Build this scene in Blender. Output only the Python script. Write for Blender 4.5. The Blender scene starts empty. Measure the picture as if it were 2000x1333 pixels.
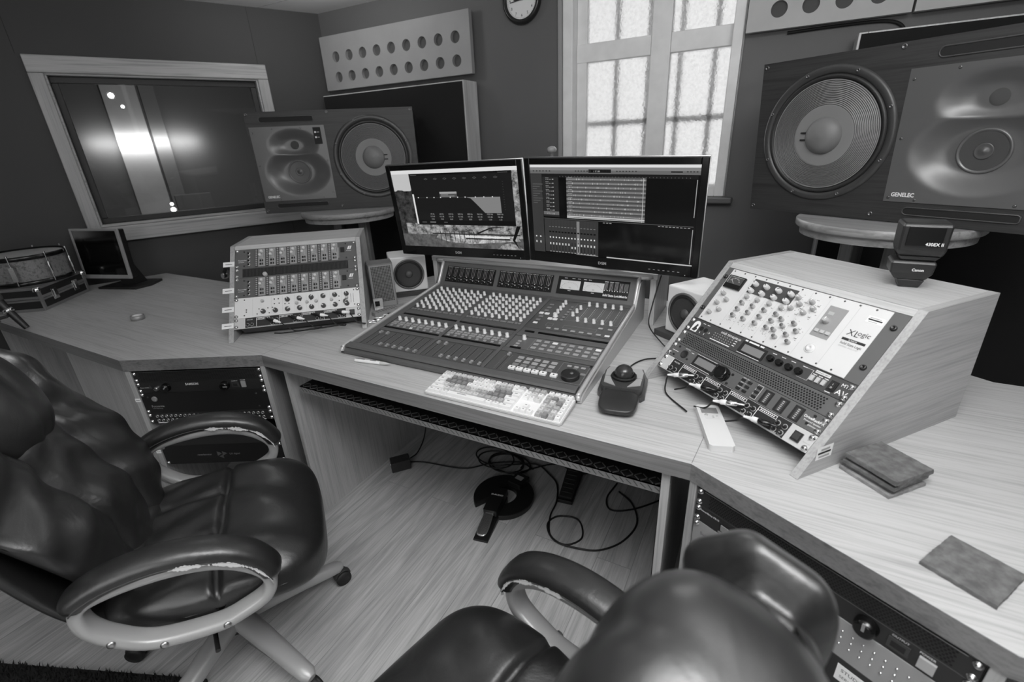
import bpy, math, random
from math import sin, cos, pi, radians, sqrt, hypot
from mathutils import Matrix, Vector
random.seed(7)
SC = bpy.context.scene
COL = SC.collection
Z = 0.74          # desk top height
def lin(v):
    v = v / 255.0
    return v / 12.92 if v <= 0.04045 else ((v + 0.055) / 1.055) ** 2.4
MATS = {}
def _new(name):
    m = bpy.data.materials.new(name); m.use_nodes = True
    nt = m.node_tree; b = nt.nodes['Principled BSDF']
    return m, nt, b
def mat(name, v, rough=0.5, metal=0.0, spec=0.5, noise=0.0, nscale=40.0, bump=0.0, coat=0.0, bscale=None, emit=0.0, alpha=1.0):
    if name in MATS: return MATS[name]
    m, nt, b = _new(name); c = lin(v)
    b.inputs['Base Color'].default_value = (c, c, c, 1)
    b.inputs['Roughness'].default_value = rough
    b.inputs['Metallic'].default_value = metal
    b.inputs['Specular IOR Level'].default_value = spec
    if coat: b.inputs['Coat Weight'].default_value = coat; b.inputs['Coat Roughness'].default_value = 0.15
    if emit:
        b.inputs['Emission Color'].default_value = (c, c, c, 1); b.inputs['Emission Strength'].default_value = emit
    if noise or bump:
        tc = nt.nodes.new('ShaderNodeTexCoord'); nz = nt.nodes.new('ShaderNodeTexNoise')
        nz.inputs['Scale'].default_value = nscale; nz.inputs['Detail'].default_value = 6
        nt.links.new(tc.outputs['Object'], nz.inputs['Vector'])
        if noise:
            r = nt.nodes.new('ShaderNodeValToRGB'); a = c * (1 - noise); d = c * (1 + noise)
            r.color_ramp.elements[0].position = 0.3; r.color_ramp.elements[1].position = 0.7
            r.color_ramp.elements[0].color = (a, a, a, 1); r.color_ramp.elements[1].color = (d, d, d, 1)
            nt.links.new(nz.outputs['Fac'], r.inputs['Fac']); nt.links.new(r.outputs['Color'], b.inputs['Base Color'])
        if bump:
            if bscale:
                nz = nt.nodes.new('ShaderNodeTexNoise'); nz.inputs['Scale'].default_value = bscale
                nt.links.new(tc.outputs['Object'], nz.inputs['Vector'])
            bp = nt.nodes.new('ShaderNodeBump'); bp.inputs['Strength'].default_value = bump; bp.inputs['Distance'].default_value = 0.01
            nt.links.new(nz.outputs['Fac'], bp.inputs['Height']); nt.links.new(bp.outputs['Normal'], b.inputs['Normal'])
    MATS[name] = m; return m
def wood(name, v, dark=0.62, rot=(0, 0, 0), scale=1.0, rough=0.42, fig=0.35, pores=0.5):
    """wood grain running along local X"""
    if name in MATS: return MATS[name]
    m, nt, b = _new(name); c = lin(v); N = nt.nodes; L = nt.links
    tc = N.new('ShaderNodeTexCoord'); mp = N.new('ShaderNodeMapping'); mp.inputs['Rotation'].default_value = rot
    L.new(tc.outputs['Object'], mp.inputs['Vector'])
    def noi(sx, sy, sz, det, dist=0.0):
        q = N.new('ShaderNodeMapping'); q.inputs['Scale'].default_value = (sx * scale, sy * scale, sz * scale); L.new(mp.outputs['Vector'], q.inputs['Vector'])
        n = N.new('ShaderNodeTexNoise'); n.inputs['Scale'].default_value = 1.0; n.inputs['Detail'].default_value = det; n.inputs['Distortion'].default_value = dist
        L.new(q.outputs['Vector'], n.inputs['Vector']); return n
    n1 = noi(1.6, 62, 62, 4, 0.6); n2 = noi(6, 210, 210, 3); n3 = noi(0.8, 5.0, 5.0, 3, 1.0)
    def ramp(src, p0, p1, c0, c1):
        r = N.new('ShaderNodeValToRGB'); r.color_ramp.elements[0].position = p0; r.color_ramp.elements[1].position = p1
        r.color_ramp.elements[0].color = (c0, c0, c0, 1); r.color_ramp.elements[1].color = (c1, c1, c1, 1); L.new(src.outputs['Fac'], r.inputs['Fac']); return r
    r1 = ramp(n1, 0.33, 0.5, 1 - fig * 1.1, 1.0); r2 = ramp(n2, 0.3, 0.55, 1 - pores * 0.55, 1.0); r3 = ramp(n3, 0.3, 0.7, dark + 0.1, 1.06)
    def mul(a, bb):
        x = N.new('ShaderNodeMix'); x.data_type = 'RGBA'; x.blend_type = 'MULTIPLY'; x.inputs[0].default_value = 1.0
        L.new(a, x.inputs[6]); L.new(bb, x.inputs[7]); return x.outputs[2]
    o = mul(mul(r1.outputs['Color'], r2.outputs['Color']), r3.outputs['Color'])
    k = N.new('ShaderNodeRGB'); k.outputs[0].default_value = (c * 1.25, c * 1.25, c * 1.25, 1)
    o = mul(o, k.outputs[0]); L.new(o, b.inputs['Base Color'])
    b.inputs['Roughness'].default_value = rough
    bp = N.new('ShaderNodeBump'); bp.inputs['Strength'].default_value = 0.08; bp.inputs['Distance'].default_value = 0.002
    L.new(n2.outputs['Fac'], bp.inputs['Height']); L.new(bp.outputs['Normal'], b.inputs['Normal'])
    MATS[name] = m; return m
def emis(name, v, strength=1.0):
    if name in MATS: return MATS[name]
    m = bpy.data.materials.new(name); m.use_nodes = True; nt = m.node_tree; nt.nodes.clear()
    e = nt.nodes.new('ShaderNodeEmission'); o = nt.nodes.new('ShaderNodeOutputMaterial'); c = lin(v)
    e.inputs['Color'].default_value = (c, c, c, 1); e.inputs['Strength'].default_value = strength
    nt.links.new(e.outputs[0], o.inputs[0]); MATS[name] = m; return m

TXT = {}
def txt_geo(s, bold=0.0):
    if (s, bold) in TXT: return TXT[(s, bold)]
    c = bpy.data.curves.new('t', 'FONT'); c.body = s; c.size = 1.0; c.offset = bold; c.resolution_u = 3
    o = bpy.data.objects.new('t', c); COL.objects.link(o); bpy.context.view_layer.update()
    me = bpy.data.meshes.new_from_object(o.evaluated_get(bpy.context.evaluated_depsgraph_get()))
    g = ([tuple(v.co) for v in me.vertices], [tuple(p.vertices) for p in me.polygons])
    bpy.data.objects.remove(o); bpy.data.meshes.remove(me); bpy.data.curves.remove(c); TXT[(s, bold)] = g; return g

class MB:
    def __init__(s): s.v = []; s.f = []; s.mi = []; s.sm = []; s.T = Matrix()
    def add(s, vs, fs, mi=0, sm=False, T=None):
        k = len(s.v); M = s.T @ T if T is not None else s.T
        s.v += [tuple(M @ Vector(p)) for p in vs]
        for f in fs: s.f.append(tuple(k + i for i in f)); s.mi.append(mi); s.sm.append(sm)
        return s
    def box(s, x0, x1, y0, y1, z0, z1, mi=0, T=None):
        return s.add([(x0, y0, z0), (x1, y0, z0), (x1, y1, z0), (x0, y1, z0), (x0, y0, z1), (x1, y0, z1), (x1, y1, z1), (x0, y1, z1)],
            [(0, 3, 2, 1), (4, 5, 6, 7), (0, 1, 5, 4), (1, 2, 6, 5), (2, 3, 7, 6), (3, 0, 4, 7)], mi, False, T)
    def rect(s, x0, x1, y0, y1, z=0.0, mi=0, T=None):
        return s.add([(x0, y0, z), (x1, y0, z), (x1, y1, z), (x0, y1, z)], [(0, 1, 2, 3)], mi, False, T)
    def poly(s, pts, z=0.0, mi=0, T=None):
        return s.add([(p[0], p[1], z) for p in pts], [tuple(range(len(pts)))], mi, False, T)
    def prism(s, pts, z0, z1, mi=0, T=None, sm=False):
        n = len(pts); vs = [(p[0], p[1], z0) for p in pts] + [(p[0], p[1], z1) for p in pts]
        s.add(vs, [tuple(range(n))[::-1], tuple(range(n, 2 * n))], mi, False, T)
        return s.add(vs, [(i, (i + 1) % n, n + (i + 1) % n, n + i) for i in range(n)], mi, sm, T)
    def lathe(s, prof, n=24, mi=0, T=None, sm=True, cap0=True, cap1=True):
        vs = []; fs = []; m = len(prof)
        for r, z in prof:
            for i in range(n): a = 2 * pi * i / n; vs.append((r * cos(a), r * sin(a), z))
        for j in range(m - 1):
            for i in range(n): i2 = (i + 1) % n; fs.append((j * n + i, j * n + i2, (j + 1) * n + i2, (j + 1) * n + i))
        s.add(vs, fs, mi, sm, T)
        if cap0 and prof[0][0] > 1e-6: s.add(vs[:n], [tuple(range(n))[::-1]], mi, False, T)
        if cap1 and prof[-1][0] > 1e-6: s.add(vs[-n:], [tuple(range(n))], mi, False, T)
        return s
    def cyl(s, x, y, z0, z1, r, r1=None, n=16, mi=0, T=None):
        M = Matrix.Translation((x, y, 0)); M = T @ M if T is not None else M
        return s.lathe([(r, z0), (r if r1 is None else r1, z1)], n, mi, M)
    def knob(s, x, y, z, r, h, n=12, mi=0, mark=None, ang=0.6, taper=0.85):
        s.lathe([(r, z), (r, z + h * 0.35), (r * taper, z + h * 0.92), (r * taper * 0.85, z + h)], n, mi, Matrix.Translation((x, y, 0)))
        if mark is not None:
            s.box(-r * 0.13, r * 0.13, 0.0, r * taper, z + h * 0.9, z + h * 1.04, mark, Matrix.Translation((x, y, 0)) @ Matrix.Rotation(ang, 4, 'Z'))
        return s
    def tube(s, pts, r, n=8, mi=0, closed=False, flat=None, up=(0, 0, 1), caps=True):
        P = [Vector(p) for p in pts]; m = len(P); vs = []; fs = []; U = None
        for i, p in enumerate(P):
            if closed: t = P[(i + 1) % m] - P[i - 1]
            else: t = P[min(i + 1, m - 1)] - P[max(i - 1, 0)]
            t.normalize()
            if U is None:
                U = Vector(up) - t * t.dot(Vector(up))
                if U.length < 1e-3: U = Vector((1, 0, 0)) - t * t.x
            else: U = U - t * t.dot(U)
            U.normalize(); W = t.cross(U); rr = r[i] if isinstance(r, (list, tuple)) else r
            ru, rw = (rr, rr) if flat is None else (rr * flat[0], rr * flat[1])
            for k in range(n):
                a = 2 * pi * k / n
                ca, sa = cos(a), sin(a)
                if flat is not None and len(flat) > 2:
                    e = flat[2]; ca = math.copysign(abs(ca) ** e, ca); sa = math.copysign(abs(sa) ** e, sa)
                vs.append(tuple(p + U * ca * ru + W * sa * rw))
        for i in range(m if closed else m - 1):
            j = (i + 1) % m
            for k in range(n): k2 = (k + 1) % n; fs.append((i * n + k, i * n + k2, j * n + k2, j * n + k))
        s.add(vs, fs, mi, True)
        if not closed and caps: s.add(vs[:n], [tuple(range(n))[::-1]], mi); s.add(vs[-n:], [tuple(range(n))], mi)
        return s
    def text(s, t, x, y, size, z=0.0006, mi=0, align='l', bold=0.0, sx=1.0, T=None):
        v, f = txt_geo(t, bold)
        if not v: return s
        w = max(p[0] for p in v) * size * sx
        if align == 'c': x -= w / 2
        if align == 'r': x -= w
        return s.add([(x + p[0] * size * sx, y + p[1] * size, z) for p in v], f, mi, False, T)
    def build(s, name, mats, parent=None, M=None, bevel=0.0, sub=0, seg=2, smooth=None):
        me = bpy.data.meshes.new(name); me.from_pydata(s.v, [], s.f)
        if not isinstance(mats, (list, tuple)): mats = [mats]
        for m in mats: me.materials.append(m)
        me.polygons.foreach_set('material_index', s.mi)
        me.polygons.foreach_set('use_smooth', [True] * len(s.f) if smooth else s.sm)
        me.update()
        o = bpy.data.objects.new(name, me); COL.objects.link(o)
        if parent is not None: o.parent = parent
        if M is not None: o.matrix_local = M
        if bevel:
            b = o.modifiers.new('b', 'BEVEL'); b.width = bevel; b.segments = seg; b.limit_method = 'ANGLE'; b.angle_limit = radians(40)
        if sub:
            q = o.modifiers.new('s', 'SUBSURF'); q.levels = sub; q.render_levels = sub
        return o
def tag(o, label=None, cat=None, group=None, kind=None):
    if label: o['label'] = label
    if cat: o['category'] = cat
    if group: o['group'] = group
    if kind: o['kind'] = kind
    return o
def thing(name, label, cat, M=None, group=None):
    o = bpy.data.objects.new(name, None); COL.objects.link(o); o.empty_display_size = 0.05
    if M is not None: o.matrix_world = M
    return tag(o, label, cat, group)
def copy_tree(o, M=None, parent=None, label=None, group=None):
    c = o.copy(); COL.objects.link(c)
    if parent is not None: c.parent = parent
    if M is not None: c.matrix_world = M
    if label: c['label'] = label
    if group: c['group'] = group
    for ch in list(o.children): copy_tree(ch, None, c)
    return c
def frame(o, ex, ey):
    """matrix with origin o, x axis ex, y axis ey (z = x cross y)"""
    ex = Vector(ex).normalized(); ez = ex.cross(Vector(ey)).normalized(); ey = ez.cross(ex)
    return Matrix(((ex.x, ey.x, ez.x, o[0]), (ex.y, ey.y, ez.y, o[1]), (ex.z, ey.z, ez.z, o[2]), (0, 0, 0, 1)))
def at(x, y, z, rz=0.0): return Matrix.Translation((x, y, z)) @ Matrix.Rotation(radians(rz), 4, 'Z')
def bez(pts, n=8, closed=False):
    """Catmull-Rom through pts"""
    P = [Vector(p) for p in pts]; m = len(P); out = []
    rng = m if closed else m - 1
    for i in range(rng):
        p1, p2 = P[i], P[(i + 1) % m]
        p0 = P[i - 1] if (i > 0 or closed) else p1 * 2 - p2
        p3 = P[(i + 2) % m] if (i + 2 < m or closed) else p2 * 2 - p1
        for k in range(n):
            t = k / n
            out.append(0.5 * ((2 * p1) + (p2 - p0) * t + (2 * p0 - 5 * p1 + 4 * p2 - p3) * t * t + (3 * p1 - p0 - 3 * p2 + p3) * t ** 3))
    if not closed: out.append(P[-1])
    return [tuple(p) for p in out]
def puff(sx, sy, sz, p=4.0, n=14, fn=None, p2=None):
    """rounded cushion block: cube grid pushed onto a superellipsoid, then deformed by fn(x,y,z, unit) -> (x,y,z)"""
    b = MB(); vid = {}; vs = []; fs = []
    def vert(i, j, k):
        key = (i, j, k)
        if key not in vid:
            c = [math.tan((2.0 * t / n - 1) * pi / 4) for t in key]
            q = sum(abs(t) ** p for t in c) ** (1 / p); c = [t / q for t in c]
            x, y, z = c[0] * sx, c[1] * sy, c[2] * sz
            if fn: x, y, z = fn(x, y, z, c)
            vid[key] = len(vs); vs.append((x, y, z))
        return vid[key]
    for a in range(n):
        for c in range(n):
            for fixed, flip in ((0, True), (n, False)):
                for ax in range(3):
                    q = []
                    for (da, dc) in ((0, 0), (1, 0), (1, 1), (0, 1)):
                        t = [0, 0, 0]; t[ax] = fixed; t[(ax + 1) % 3] = a + da; t[(ax + 2) % 3] = c + dc; q.append(vert(*t))
                    fs.append(tuple(q[::-1]) if flip else tuple(q))
    b.add(vs, fs, 0, True); return b
# ---------------------------------------------------------------- materials
W_DESK = wood('desk_oak', 164, rot=(0, 0, 0), fig=0.11, pores=0.42, dark=0.86, rough=0.4)
W_RACK = wood('rack_oak', 170, fig=0.12, pores=0.4, dark=0.8)
W_RACKY = wood('rack_oak_upright', 150, rot=(0, 0, radians(90)), fig=0.13, pores=0.4, dark=0.8)
W_PANEL = wood('panel_oak', 165, rot=(0, radians(90), 0), fig=0.14, pores=0.4, dark=0.8)
W_PINE = wood('pine_trim', 168, fig=0.3, pores=0.2, scale=1.5, dark=0.8)
W_PINEV = wood('pine_trim_upright', 160, rot=(0, radians(90), 0), fig=0.3, pores=0.2, scale=1.5, dark=0.8)
W_EDGE = wood('desk_edge_oak', 112, fig=0.28, pores=0.45, dark=0.7)
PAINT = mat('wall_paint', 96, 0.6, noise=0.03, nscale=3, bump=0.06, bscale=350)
PAINT_SHADED = mat('wall_paint_shaded', 66, 0.65, noise=0.03, nscale=3, bump=0.06, bscale=350)  # wall paint darkened in colour for the dimmer light on the left
CEIL = mat('ceiling_paint', 236, 0.8)
WHITE = mat('white_plastic', 232, 0.35)
CREAM = mat('cream_plastic', 222, 0.4)
OFFW = mat('offwhite_plastic', 205, 0.45)
LGREY = mat('light_grey_plastic', 178, 0.45)
MGREY = mat('mid_grey_plastic', 128, 0.5)
DGREY = mat('dark_grey_plastic', 84, 0.45)
CHAR = mat('charcoal_plastic', 52, 0.42)
BLACK = mat('black_plastic', 30, 0.4)
BLACKM = mat('black_matte', 18, 0.75)
GLOSSB = mat('gloss_black', 14, 0.12)
RUBBER = mat('black_rubber', 24, 0.6)
CHROME = mat('chrome', 220, 0.16, 1.0)
STEEL = mat('brushed_steel', 185, 0.34, 1.0)
SILVER = mat('silver_paint', 186, 0.32, 0.35)
LEGMET = mat('champagne_metal_paint', 165, 0.36, 0.2)
FABRIC = mat('black_fabric', 24, 0.95, bump=0.3, bscale=900)
TXTW = mat('white_lettering', 235, 0.6)
TXTG = mat('grey_lettering', 160, 0.6)
TXTB = mat('black_lettering', 28, 0.6)
PAPER = mat('white_label_paper', 238, 0.7)
LCD = mat('lcd_grey', 120, 0.2)

def structure(o): o['kind'] = 'structure'; return o
# ---------------------------------------------------------------- shell
XR, YB, HC = 1.25, 2.69, 2.245
CN = (-2.83, 2.69)
H64 = radians(64)
def floor_mat():
    m, nt, b = _new('laminate_floor'); N = nt.nodes; L = nt.links
    tc = N.new('ShaderNodeTexCoord'); mp = N.new('ShaderNodeMapping'); mp.inputs['Rotation'].default_value = (0, 0, radians(90))
    L.new(tc.outputs['Object'], mp.inputs['Vector'])
    bk = N.new('ShaderNodeTexBrick'); bk.offset = 0.37; bk.inputs['Scale'].default_value = 1.0; bk.inputs['Mortar Size'].default_value = 0.0012
    bk.inputs['Brick Width'].default_value = 1.25; bk.inputs['Row Height'].default_value = 0.125
    bk.inputs['Color1'].default_value = (0.86, 0.86, 0.86, 1); bk.inputs['Color2'].default_value = (1.05, 1.05, 1.05, 1); bk.inputs['Mortar'].default_value = (0.6, 0.6, 0.6, 1)
    L.new(mp.outputs['Vector'], bk.inputs['Vector'])
    off = N.new('ShaderNodeVectorMath'); off.operation = 'MULTIPLY_ADD'
    L.new(bk.outputs['Color'], off.inputs[0]); off.inputs[1].default_value = (40, 3, 0); L.new(mp.outputs['Vector'], off.inputs[2])
    def noi(sx, sy, det, dist):
        q = N.new('ShaderNodeMapping'); q.inputs['Scale'].default_value = (sx, sy, 1); L.new(off.outputs[0], q.inputs['Vector'])
        n = N.new('ShaderNodeTexNoise'); n.inputs['Scale'].default_value = 1; n.inputs['Detail'].default_value = det; n.inputs['Distortion'].default_value = dist
        L.new(q.outputs['Vector'], n.inputs['Vector']); return n
    n1 = noi(1.5, 17, 5, 2.6); n2 = noi(7, 190, 3, 0.2)
    def ramp(s, a, c, p, q):
        r = N.new('ShaderNodeValToRGB'); r.color_ramp.elements[0].position = p; r.color_ramp.elements[1].position = q
        r.color_ramp.elements[0].color = (a, a, a, 1); r.color_ramp.elements[1].color = (c, c, c, 1); L.new(s.outputs['Fac'], r.inputs['Fac']); return r
    r1 = ramp(n1, 0.72, 1.0, 0.34, 0.6); r2 = ramp(n2, 0.78, 1.0, 0.3, 0.6)
    def mul(a, c):
        x = N.new('ShaderNodeMix'); x.data_type = 'RGBA'; x.blend_type = 'MULTIPLY'; x.inputs[0].default_value = 1; L.new(a, x.inputs[6]); L.new(c, x.inputs[7]); return x.outputs[2]
    k = N.new('ShaderNodeRGB'); g = lin(196); k.outputs[0].default_value = (g, g, g, 1)
    o = mul(mul(mul(r1.outputs[0], r2.outputs[0]), bk.outputs['Color']), k.outputs[0])
    L.new(o, b.inputs['Base Color']); b.inputs['Roughness'].default_value = 0.42; return m
m = MB(); m.box(-5.2, 3.2, -2.6, 2.9, -0.1, 0.0); structure(m.build('floor', floor_mat()))
m = MB(); m.box(-3.9, 3.2, -2.6, 2.9, HC, HC + 0.1); m.build('ceiling', CEIL)['kind'] = 'structure'
# ceiling board joint seen near the corner
m = MB(); m.box(-3.9, 3.2, 2.36, 2.363, HC - 0.0012, HC - 0.0002); structure(m.build('trim_1', mat('ceiling_joint', 150, 0.8)))
# back wall with the window opening
WX0, WX1, WZ0, WZ1 = -1.095, -0.225, 1.115, 2.14
m = MB()
for a in ((-3.1, WX0, 0, HC), (WX1, 1.9, 0, HC), (WX0, WX1, 0, WZ0), (WX0, WX1, WZ1, HC)): m.box(a[0], a[1], YB, YB + 0.22, a[2], a[3])
structure(m.build('wall_back', PAINT))
# left wall in its own frame: x toward the corner, y up, z into the room
ML = frame((CN[0], CN[1], 0), (cos(H64), sin(H64), 0), (0, 0, 1))
m = MB()
LW = (-1.487, -0.453, 1.05, 1.855)
for a in ((-4.6, LW[0], 0, HC), (LW[1], 0.02, 0, HC), (LW[0], LW[1], 0, LW[2]), (LW[0], LW[1], LW[3], HC)): m.box(a[0], a[1], a[2], a[3], -0.16, 0)
structure(m.build('wall_left', PAINT_SHADED, M=ML))
m = MB(); m.box(-0.4335, -0.4315, 0, HC - 0.002, 0.0, 0.0008); m.box(-1.566, -1.564, 1.935, HC - 0.002, 0.0, 0.0008); structure(m.build('trim_2', mat('board_joint', 38, 0.8), M=ML))
# right wall, mirrored, and the rear wall behind the camera
m = MB(); m.box(-0.02, 4.7, 0, HC, -0.16, 0)
structure(m.build('wall_right', PAINT, M=frame((XR, YB, 0), (cos(H64), -sin(H64), 0), (0, 0, 1))))
m = MB(); m.box(-4.7, 3.3, -1.75, -1.6, 0, HC); structure(m.build('wall_rear', PAINT))

# ---------------------------------------------------------------- daylight window (frosted)
def frosted():
    mm, nt, b = _new('frosted_glass'); N = nt.nodes; L = nt.links
    b.inputs['Base Color'].default_value = (0.97, 0.97, 0.97, 1); b.inputs['Transmission Weight'].default_value = 1.0
    b.inputs['Roughness'].default_value = 0.38; b.inputs['IOR'].default_value = 1.45
    tc = N.new('ShaderNodeTexCoord'); nz = N.new('ShaderNodeTexNoise'); nz.inputs['Scale'].default_value = 75; nz.inputs['Detail'].default_value = 2
    rp_ = N.new('ShaderNodeValToRGB'); rp_.color_ramp.elements[0].position = .3; rp_.color_ramp.elements[1].position = .6; rp_.color_ramp.elements[0].color = (.84, .84, .84, 1); rp_.color_ramp.elements[1].color = (1, 1, 1, 1)
    L.new(nz.outputs['Fac'], rp_.inputs['Fac']); L.new(rp_.outputs['Color'], b.inputs['Base Color'])
    bp = N.new('ShaderNodeBump'); bp.inputs['Strength'].default_value = 0.8; bp.inputs['Distance'].default_value = 0.006
    L.new(tc.outputs['Object'], nz.inputs['Vector']); L.new(nz.outputs['Fac'], bp.inputs['Height']); L.new(bp.outputs['Normal'], b.inputs['Normal']); return mm
FROST = frosted()
PAINTW = mat('window_white_paint', 236, 0.5, noise=0.06, nscale=12)
m = MB()
y0 = YB + 0.025
m.box(WX0, WX0 + 0.055, y0 - 0.03, y0 + 0.09, WZ0, WZ1); m.box(WX1 - 0.045, WX1, y0 - 0.03, y0 + 0.09, WZ0, WZ1)
m.box(WX0 + 0.055, WX1 - 0.045, y0 - 0.03, y0 + 0.09, WZ1 - 0.05, WZ1); m.box(WX0 + 0.055, WX1 - 0.045, y0 - 0.03, y0 + 0.09, WZ0, WZ0 + 0.05)
wf = structure(m.build('window_1', PAINTW, bevel=0.004))
m = MB(); m.box(WX0 - 0.022, WX0 - 0.001, YB - 0.02, YB - 0.001, WZ0, WZ1 + 0.02); m.box(WX1 + 0.001, WX1 + 0.008, YB - 0.012, YB - 0.001, WZ0, WZ1 + 0.02)
m.build('window_architrave', mat('architrave_paint', 150, 0.5), wf, bevel=0.003)
m = MB()   # rail between lights, central mullion and slim glazing bars
xa, xb = WX0 + 0.056, WX1 - 0.046
m.box(-0.648, -0.553, y0 + 0.03, y0 + 0.08, WZ0 + 0.051, WZ1 - 0.051)
for p, q in ((xa, -0.649), (-0.552, xb)): m.box(p, q, y0 + 0.03, y0 + 0.08, 1.785, 1.872)
m.box(xa, xa + 0.055, y0 + 0.035, y0 + 0.075, WZ0 + 0.051, WZ1 - 0.051)
m.build('window_sash', PAINTW, wf, bevel=0.004)
m = MB()
for x in (-0.842, -0.672, -0.515, -0.352): m.box(x - 0.011, x + 0.011, y0 + 0.107, y0 + 0.12, WZ0 + 0.03, WZ1)
m.box(WX0, WX1, y0 + 0.107, y0 + 0.12, 1.474, 1.5)
m.build('glazing_bar', mat('glazing_bar_paint', 190, 0.5), wf)
for p, q in ((xa + 0.056, -0.649), (-0.552, xb)):
    for r, s in ((WZ0 + 0.051, 1.784), (1.873, WZ1 - 0.051)):
        m = MB(); m.box(p, q, y0 + 0.05, y0 + 0.056, r, s); m.build('window_pane', FROST, wf)
m = MB(); m.box(WX0 - 0.03, WX1 + 0.045, YB - 0.055, YB - 0.001, WZ0 - 0.03, WZ0 - 0.001); structure(m.build('trim_3', mat('sill_paint', 96, 0.4), bevel=0.006))
# small stay knob seen over the right monitor
m = MB(); m.lathe([(0.006, 0), (0.006, 0.02), (0.016, 0.024), (0.018, 0.034), (0.012, 0.042), (0, 0.044)], 16)
sk = m.build('camera_knob', MGREY)

# ---------------------------------------------------------------- control room window
m = MB()
a, b_, c, d = LW
m.box(-1.545, -0.395, d - 0.004, d + 0.078, 0.0, 0.022); m.box(-1.545, a + 0.004, c - 0.08, d - 0.005, 0.0, 0.022, 1); m.box(b_ - 0.004, -0.395, c - 0.05, d - 0.005, 0.0, 0.022, 1)
w2 = structure(m.build('window_2', [W_PINE, wood('pine_trim_sides', 162, rot=(0, 0, radians(90)), fig=0.2, pores=0.2, scale=1.5, dark=0.8)], M=ML, bevel=0.004))
m = MB(); m.box(-1.545, -0.33, c - 0.085, c - 0.002, 0.001, 0.05); m.build('window_sill', W_PINE, w2, bevel=0.005)
m = MB()
for q in ((a, b_, d - 0.012, d), (a, b_, c, c + 0.012), (a, a + 0.012, c + 0.0125, d - 0.0125), (b_ - 0.012, b_, c + 0.0125, d - 0.0125)): m.box(q[0], q[1], q[2], q[3], -0.1, -0.001)
m.build('window_lining', W_PINE, w2)
m = MB(); k = 0.045
for q in ((a + .013, b_ - .013, d - k, d - .013), (a + .013, b_ - .013, c + .013, c + k), (a + .013, a + k, c + k, d - k), (b_ - k, b_ - .013, c + k, d - k)): m.box(q[0], q[1], q[2], q[3], -0.085, -0.05)
m.build('window_frame', mat('dark_window_frame', 40, 0.5), w2, bevel=0.003)
def clear_glass():
    mm = bpy.data.materials.new('clear_glass'); mm.use_nodes = True; nt = mm.node_tree; nt.nodes.clear(); N = nt.nodes
    t = N.new('ShaderNodeBsdfTransparent'); t.inputs[0].default_value = (0.9, 0.9, 0.9, 1); g = N.new('ShaderNodeBsdfGlossy'); g.inputs['Roughness'].default_value = 0.02
    f = N.new('ShaderNodeFresnel'); f.inputs['IOR'].default_value = 1.5; mx = N.new('ShaderNodeMixShader'); o = N.new('ShaderNodeOutputMaterial')
    nt.links.new(f.outputs[0], mx.inputs[0]); nt.links.new(t.outputs[0], mx.inputs[1]); nt.links.new(g.outputs[0], mx.inputs[2]); nt.links.new(mx.outputs[0], o.inputs[0]); return mm
m = MB(); m.add([(a + k, c + k, -.078), (b_ - k, c + k, -.078), (b_ - k, d - k, -.022), (a + k, d - k, -.022)], [(0, 1, 2, 3)]); m.build('window_pane', clear_glass(), w2)
# the live room beyond the glass
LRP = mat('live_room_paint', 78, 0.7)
for q in ((-3.2, 0.9, 0.0, HC, -2.35, -2.25), (-3.3, -3.2, 0, HC, -2.25, -0.17), (0.9, 1.0, 0, HC, -2.25, -0.17)):
    m = MB(); m.box(*q); structure(m.build('wall_live_room', LRP, M=ML))
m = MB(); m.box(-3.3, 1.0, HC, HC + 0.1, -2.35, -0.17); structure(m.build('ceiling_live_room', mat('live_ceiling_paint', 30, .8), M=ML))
PALE = mat('pale_board', 150, 0.6, noise=0.08, nscale=6)
m = MB(); m.box(-1.33, -1.07, 0, 2.2, -2.245, -2.21); m.box(-1.05, -.93, 0, 2.2, -2.245, -2.215, 1)
tag(m.build('room_divider', [PALE, mat('grey_board', 96, 0.7)], M=ML, bevel=0.004), 'tall pale upright board standing in the live room behind the glass', 'board')
m = MB(); m.box(-1.95, -1.15, 0, 0.98, -1.32, -1.2); m.box(-1.05, -0.78, 0, 1.12, -1.36, -1.28, 1)
tag(m.build('gobo_screen', [mat('gobo_face', 62, 0.8, noise=0.12, nscale=5), mat('gobo_face_pale', 84, 0.8)], M=ML, bevel=0.006), 'low grey acoustic screens in the live room, seen through the bottom of the glass', 'acoustic screen')
def lamp_bulb(x, y, z, r, lab, e):
    o = thing('studio_lamp', lab, 'lamp', ML @ Matrix.Translation((x, y, z)))
    q = MB(); q.lathe([(0, -r), (r * .7, -r * .7), (r, 0), (r * .7, r * .7), (0, r)], 14); q.build('bulb', emis('lamp_glow', 255, e), o)
    q = MB(); q.lathe([(r * 1.25, -r * 1.6), (r * 1.45, r * .2)], 16, cap1=False, cap0=True); q.tube([(0, 0, -r * 1.6), (0, 0.0, -r * 4)], r * .35); q.build('lamp_housing', BLACK, o)
for (x, y, z, r, s) in ((-1.33, 1.98, -1.3, .021, 'highest of the bright spot lamps behind the control room glass'), (-1.25, 1.865, -1.3, .019, 'bright spot lamp just under the highest one behind the glass'), (-1.2, 1.79, -1.3, .011, 'small third spot lamp of the upper row behind the glass'),
    (-1.085, 1.06, -1.19, .012, 'small lamp heading the low row of spots behind the glass'), (-1.085, 1.015, -1.19, .018, 'middle lamp of the low row of spots behind the glass'), (-1.085, 0.958, -1.19, .02, 'lowest spot lamp behind the control room glass')):
    lamp_bulb(x, y, z, r, s, 14.0)

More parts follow.
